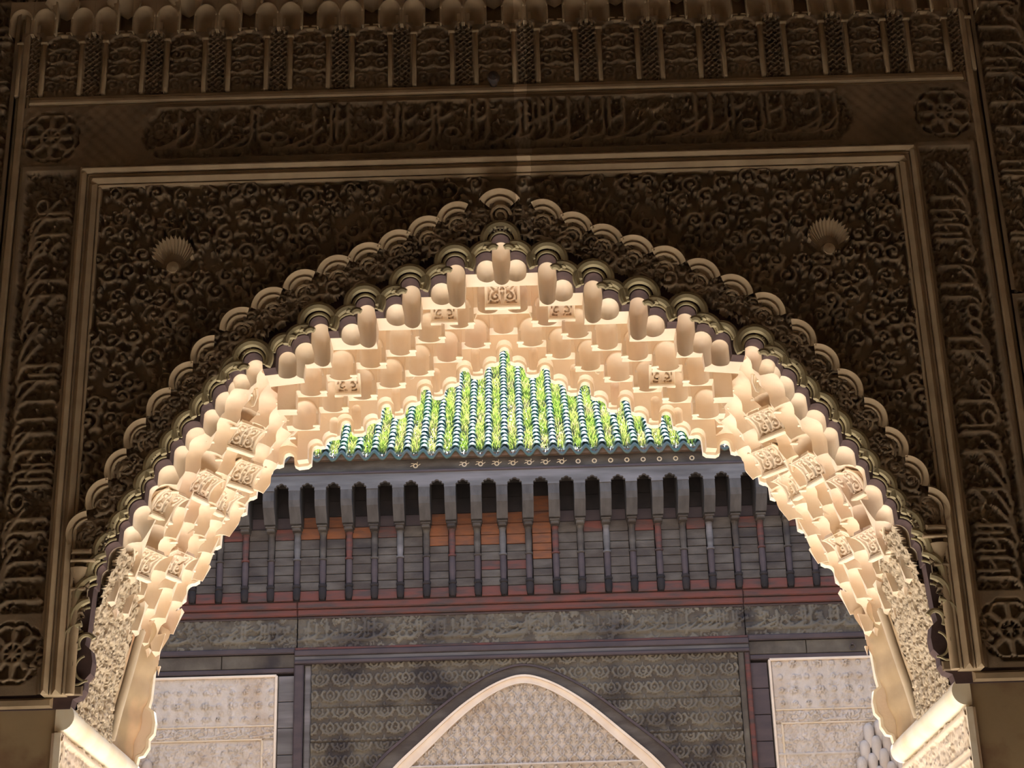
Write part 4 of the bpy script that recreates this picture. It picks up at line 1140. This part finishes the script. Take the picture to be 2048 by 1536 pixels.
# plain board arch border round the pale arch
def arch_strip(o0, o1, y0, y1, n=70):
    xs = np.linspace(-1.55, 1.55, n) + .075; A_ = []; B_ = []
    for x in xs:
        A_.append((float(x), float(far_arch(np.array(x), o0)))); B_.append((float(x), float(far_arch(np.array(x), o1))))
    b = MB(); vs = [(p[0], y0, p[1]) for p in A_] + [(p[0], y0, p[1]) for p in B_] + [(p[0], y1, p[1]) for p in A_] + [(p[0], y1, p[1]) for p in B_]
    fs = []
    for i in range(n - 1): fs += [(i, i + 1, n + i + 1, n + i), (i, 2 * n + i, 2 * n + i + 1, i + 1), (n + i, n + i + 1, 3 * n + i + 1, 3 * n + i)]
    b.add(vs, fs); return b
sbuild(arch_strip(.045, .15, WY - .025, WY + .1), 'arch_border', M['wood']); sbuild(arch_strip(.145, .165, WY - .045, WY + .1), 'arch_border_rib', M['woodv'])
for s, x0, x1 in ((-1, -2.25, -2.10), (1, 2.24, 2.40)):
    for zz in np.arange(4.0, 5.5, .25):
        b = MB(); b.bbox(x0, x1, WY - .03, WY + .11, zz + .003, zz + .247, .004); sbuild(b, 'plank', M['woodg'] if s < 0 else M['woodv'])
for x0, x1, m in ((-2.10, -2.01, 'woodv'), (-2.005, -1.94, 'woodg'), (2.13, 2.185, 'woodp'), (2.19, 2.24, 'woodr')):
    b = MB(); b.bbox(x0, x1, WY - .07 if m != 'woodg' else WY - .035, WY + .11, 4.0, 5.60, .012); sbuild(b, 'post', M[m])
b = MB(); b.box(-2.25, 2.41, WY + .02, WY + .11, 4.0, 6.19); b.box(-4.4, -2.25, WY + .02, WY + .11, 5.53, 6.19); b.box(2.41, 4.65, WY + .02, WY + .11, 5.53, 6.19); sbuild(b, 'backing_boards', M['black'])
# knocker ring
b = MB(); b.sweep([(3.224 + .028 * math.cos(a), WY - .06, 5.615 + .028 * math.sin(a)) for a in np.linspace(0, 2 * PI, 17)], .005, 6); b.lathe([(0, -.03), (.010, -.025), (.012, .0), (.008, .04)], (3.224, WY - .05, 5.645), 8, 'y')
tag(b.build('iron_ring', M['iron'], None, True), 'small iron ring hanging on the dark plank above the right pale stucco panel', 'ring')
# pale arch with its net-patterned tympanum
pa = empty('pointed_arch', (.075, WY, 4.0)); tag(pa, 'pale pointed stucco arch with a net-patterned filling, low in the far wall', 'arch')
PL = Matrix.Translation((-.075, -WY, -4.0))
def pbuild(b, nm, m, smooth=False): b.v = [tuple(PL @ Vector(v)) for v in b.v]; return b.build(nm, m, pa, smooth)
pbuild(arch_strip(-.035, .028, WY - .045, WY + .015), 'arch_moulding', M['stuccow']); pbuild(arch_strip(.024, .045, WY - .065, WY + .02), 'arch_fillet', M['stuccow']); pbuild(arch_strip(-.045, -.033, WY - .06, WY + .02), 'arch_fillet', M['stuccow'])
im = Img(-1.35, 1.50, 4.0, 5.42, .0075, .0)
z = 4.0; n = 0; ax, az = .115, .112
while z < 5.45:
    for i in range(-13, 14):
        cx = .075 + (i + .5 * (n % 2)) * ax
        for s in (-1, 1):
            im.path([(cx, z + .058), (cx + s * .012, z + .045), (cx + s * .034, z + .036), (cx + s * .045, z + .012), (cx + s * .036, z - .018), (cx + s * .050, z - .040), (cx + s * ax / 2, z - .056)], [.005, .007, .006, .006, .006, .006, .005], .022)
            im.path([(cx + s * .018, z + .02), (cx + s * .026, z - .01), (cx + s * .012, z - .03)], [.004, .005, .004], .014)
        im.dot(cx, z + .0, .010, .010)
    z += az * .5 * 1.0; n += 1
    if n % 1 == 0: z += az * .42
U, V = np.meshgrid(im.U, im.V); kp = (V < far_arch(U, -.035))
im.H[np.abs(V - 4.60) < .010] = .03
me = im.mesh('net_panel', lambda U, V, H: (U - .075, -.0 - H * 1.7, V - 4.0), kp); link('net_panel', me, M['stucco'], pa)
b = MB(); b.box(-1.45, 1.6, WY + .0, WY + .015, 4.0, 4.3); pbuild(b, 'lower_field', M['stucco'])
# pale stucco panels left and right
def star(im, cx, cz, R, h, n=8, w=.005):
    for k in range(n):
        a = k * 2 * PI / n; im.path([(cx + R * .35 * math.cos(a), cz + R * .35 * math.sin(a)), (cx + R * math.cos(a), cz + R * math.sin(a))], [w * 1.3, w * .8], h)
    th = np.linspace(0, 2 * PI, 17); im.path([(cx + R * .62 * math.cos(t), cz + R * .62 * math.sin(t)) for t in th], w * .7, h - .003)
def stucco_panel(x0, x1, lab, side):
    r = empty('stucco_panel', ((x0 + x1) / 2, WY, 4.0)); tag(r, lab, 'panel'); X = (x0 + x1) / 2
    rg = np.random.default_rng(61)
    def rl(nm, im, m): 
        me = im.mesh(nm, lambda U, V, H: (U - X, -.03 - H * 1.6, V - 4.0)); return link(nm, me, m, r)
    zt = 5.50 if side < 0 else 5.52; zs = 5.00
    im = Img(x0 + .02, x1, zs + .03, zt - .012, .0085, .0)
    fill_scrolls(im, .007, .07, rg, .0045)
    z = zs + .10; n = 0
    while z < zt - .03:
        for i in range(30):
            cx = x0 + .09 + (i + .5 * (n % 2) * 0) * .125
            if cx < x1 - .03: star(im, cx, z, .042 if (n % 2 and i % 2) else .03, .016, 6 + 2 * (n % 2))
        z += .125; n += 1
    rl('star_panel', im, M['stucco'])
    b = MB()
    def lb_(bb, nm, m): bb.v = [tuple(Vector(v) - Vector((X, WY, 4.0))) for v in bb.v]; return bb.build(nm, m, r)
    ins = x0 if side > 0 else x1
    b.bbox(x0, x1, WY - .055, WY + .11, zt - .015, zt + .012, .006); lb_(b, 'top_edge', M['stuccow'])
    b = MB(); b.bbox(ins - .012, ins + .012, WY - .055, WY + .11, 4.0, zt, .006); lb_(b, 'side_edge', M['stuccow'])
    za = zs + .02 if side < 0 else zs + .03
    b = MB(); b.bbox(x0 + .02 * (side > 0), x1, WY - .045, WY + .11, za, za + .016, .004); lb_(b, 'band', M['stuccoy'])
    zb = za - .13
    b = MB(); b.bbox(x0 + .06 * (side > 0), x1 - .12 * (side < 0), WY - .05, WY + .11, zb, zb + .018, .004); lb_(b, 'band', M['stuccoy'])
    im = Img(x0 + .01, x1, zb + .018, za, .0075, .0); fill_scrolls(im, .009, .05, rg, .005); script_strokes(im, x0 + .03, x1 - .02, zb + .02, za, .014, rg, .006); rl('script_band', im, M['stucco'])
    vx = x0 + .07 if side > 0 else x1 - .12
    b = MB(); b.bbox(vx - .01, vx + .01, WY - .05, WY + .11, 4.0, zb, .004); lb_(b, 'band', M['stuccoy'])
    im = Img(x0 + .01, x1, 4.0, zb, .0085, .0); fill_scrolls(im, .010, .055, rg, .0055); U, V = np.meshgrid(im.U, im.V); im.H[np.abs(V - (zb - .28)) < .012] = .014; rl('leaf_panel', im, M['stucco'])
    b = MB(); b.box(x0, x1, WY - .02, WY + .11, 3.2, zt); lb_(b, 'ground', M['stucco'])
stucco_panel(-4.4, -2.27, 'grey-pink stucco panel with star motifs, left of the dark wooden posts', -1)
stucco_panel(2.425, 4.65, 'grey-pink stucco panel with a buff frame, right of the dark wooden posts', 1)
# blurred stalactite capitals low beside the piers
def bud_cluster(cx, cz, n, lab, sg):
    """tiers of hanging round-headed buds growing out over a tapering stem"""
    r = empty('stalactite_capital', (cx, 8.25, cz)); tag(r, lab, 'capital')
    for row in range(5):
        for i in range(n + 1 - row):
            x = sg * (i * .105 + row * .052); z = -.50 + row * .125 - i * .035
            b = MB(); b.lathe([(.030, -.16), (.046, -.10), (.050, 0), (.047, .03), (.036, .055), (.018, .07), (0, .074)], (x, .03 * row - .02 * (i % 2), z), 12); b.build('niche', M['stucco'], r, True)
    b = MB(); b.lathe([(.10, -1.2), (.12, -.8), (.30, -.62), (.02, -.55)], (sg * .22, .12, 0), 16); b.build('stem', M['stucco'], r, True)
bud_cluster(3.60, 4.84, 5, 'pale stalactite capital at the bottom right, against the stucco panel', -1)
bud_cluster(-3.60, 4.78, 3, 'pale stalactite capital at the bottom left, against the stucco panel', 1)
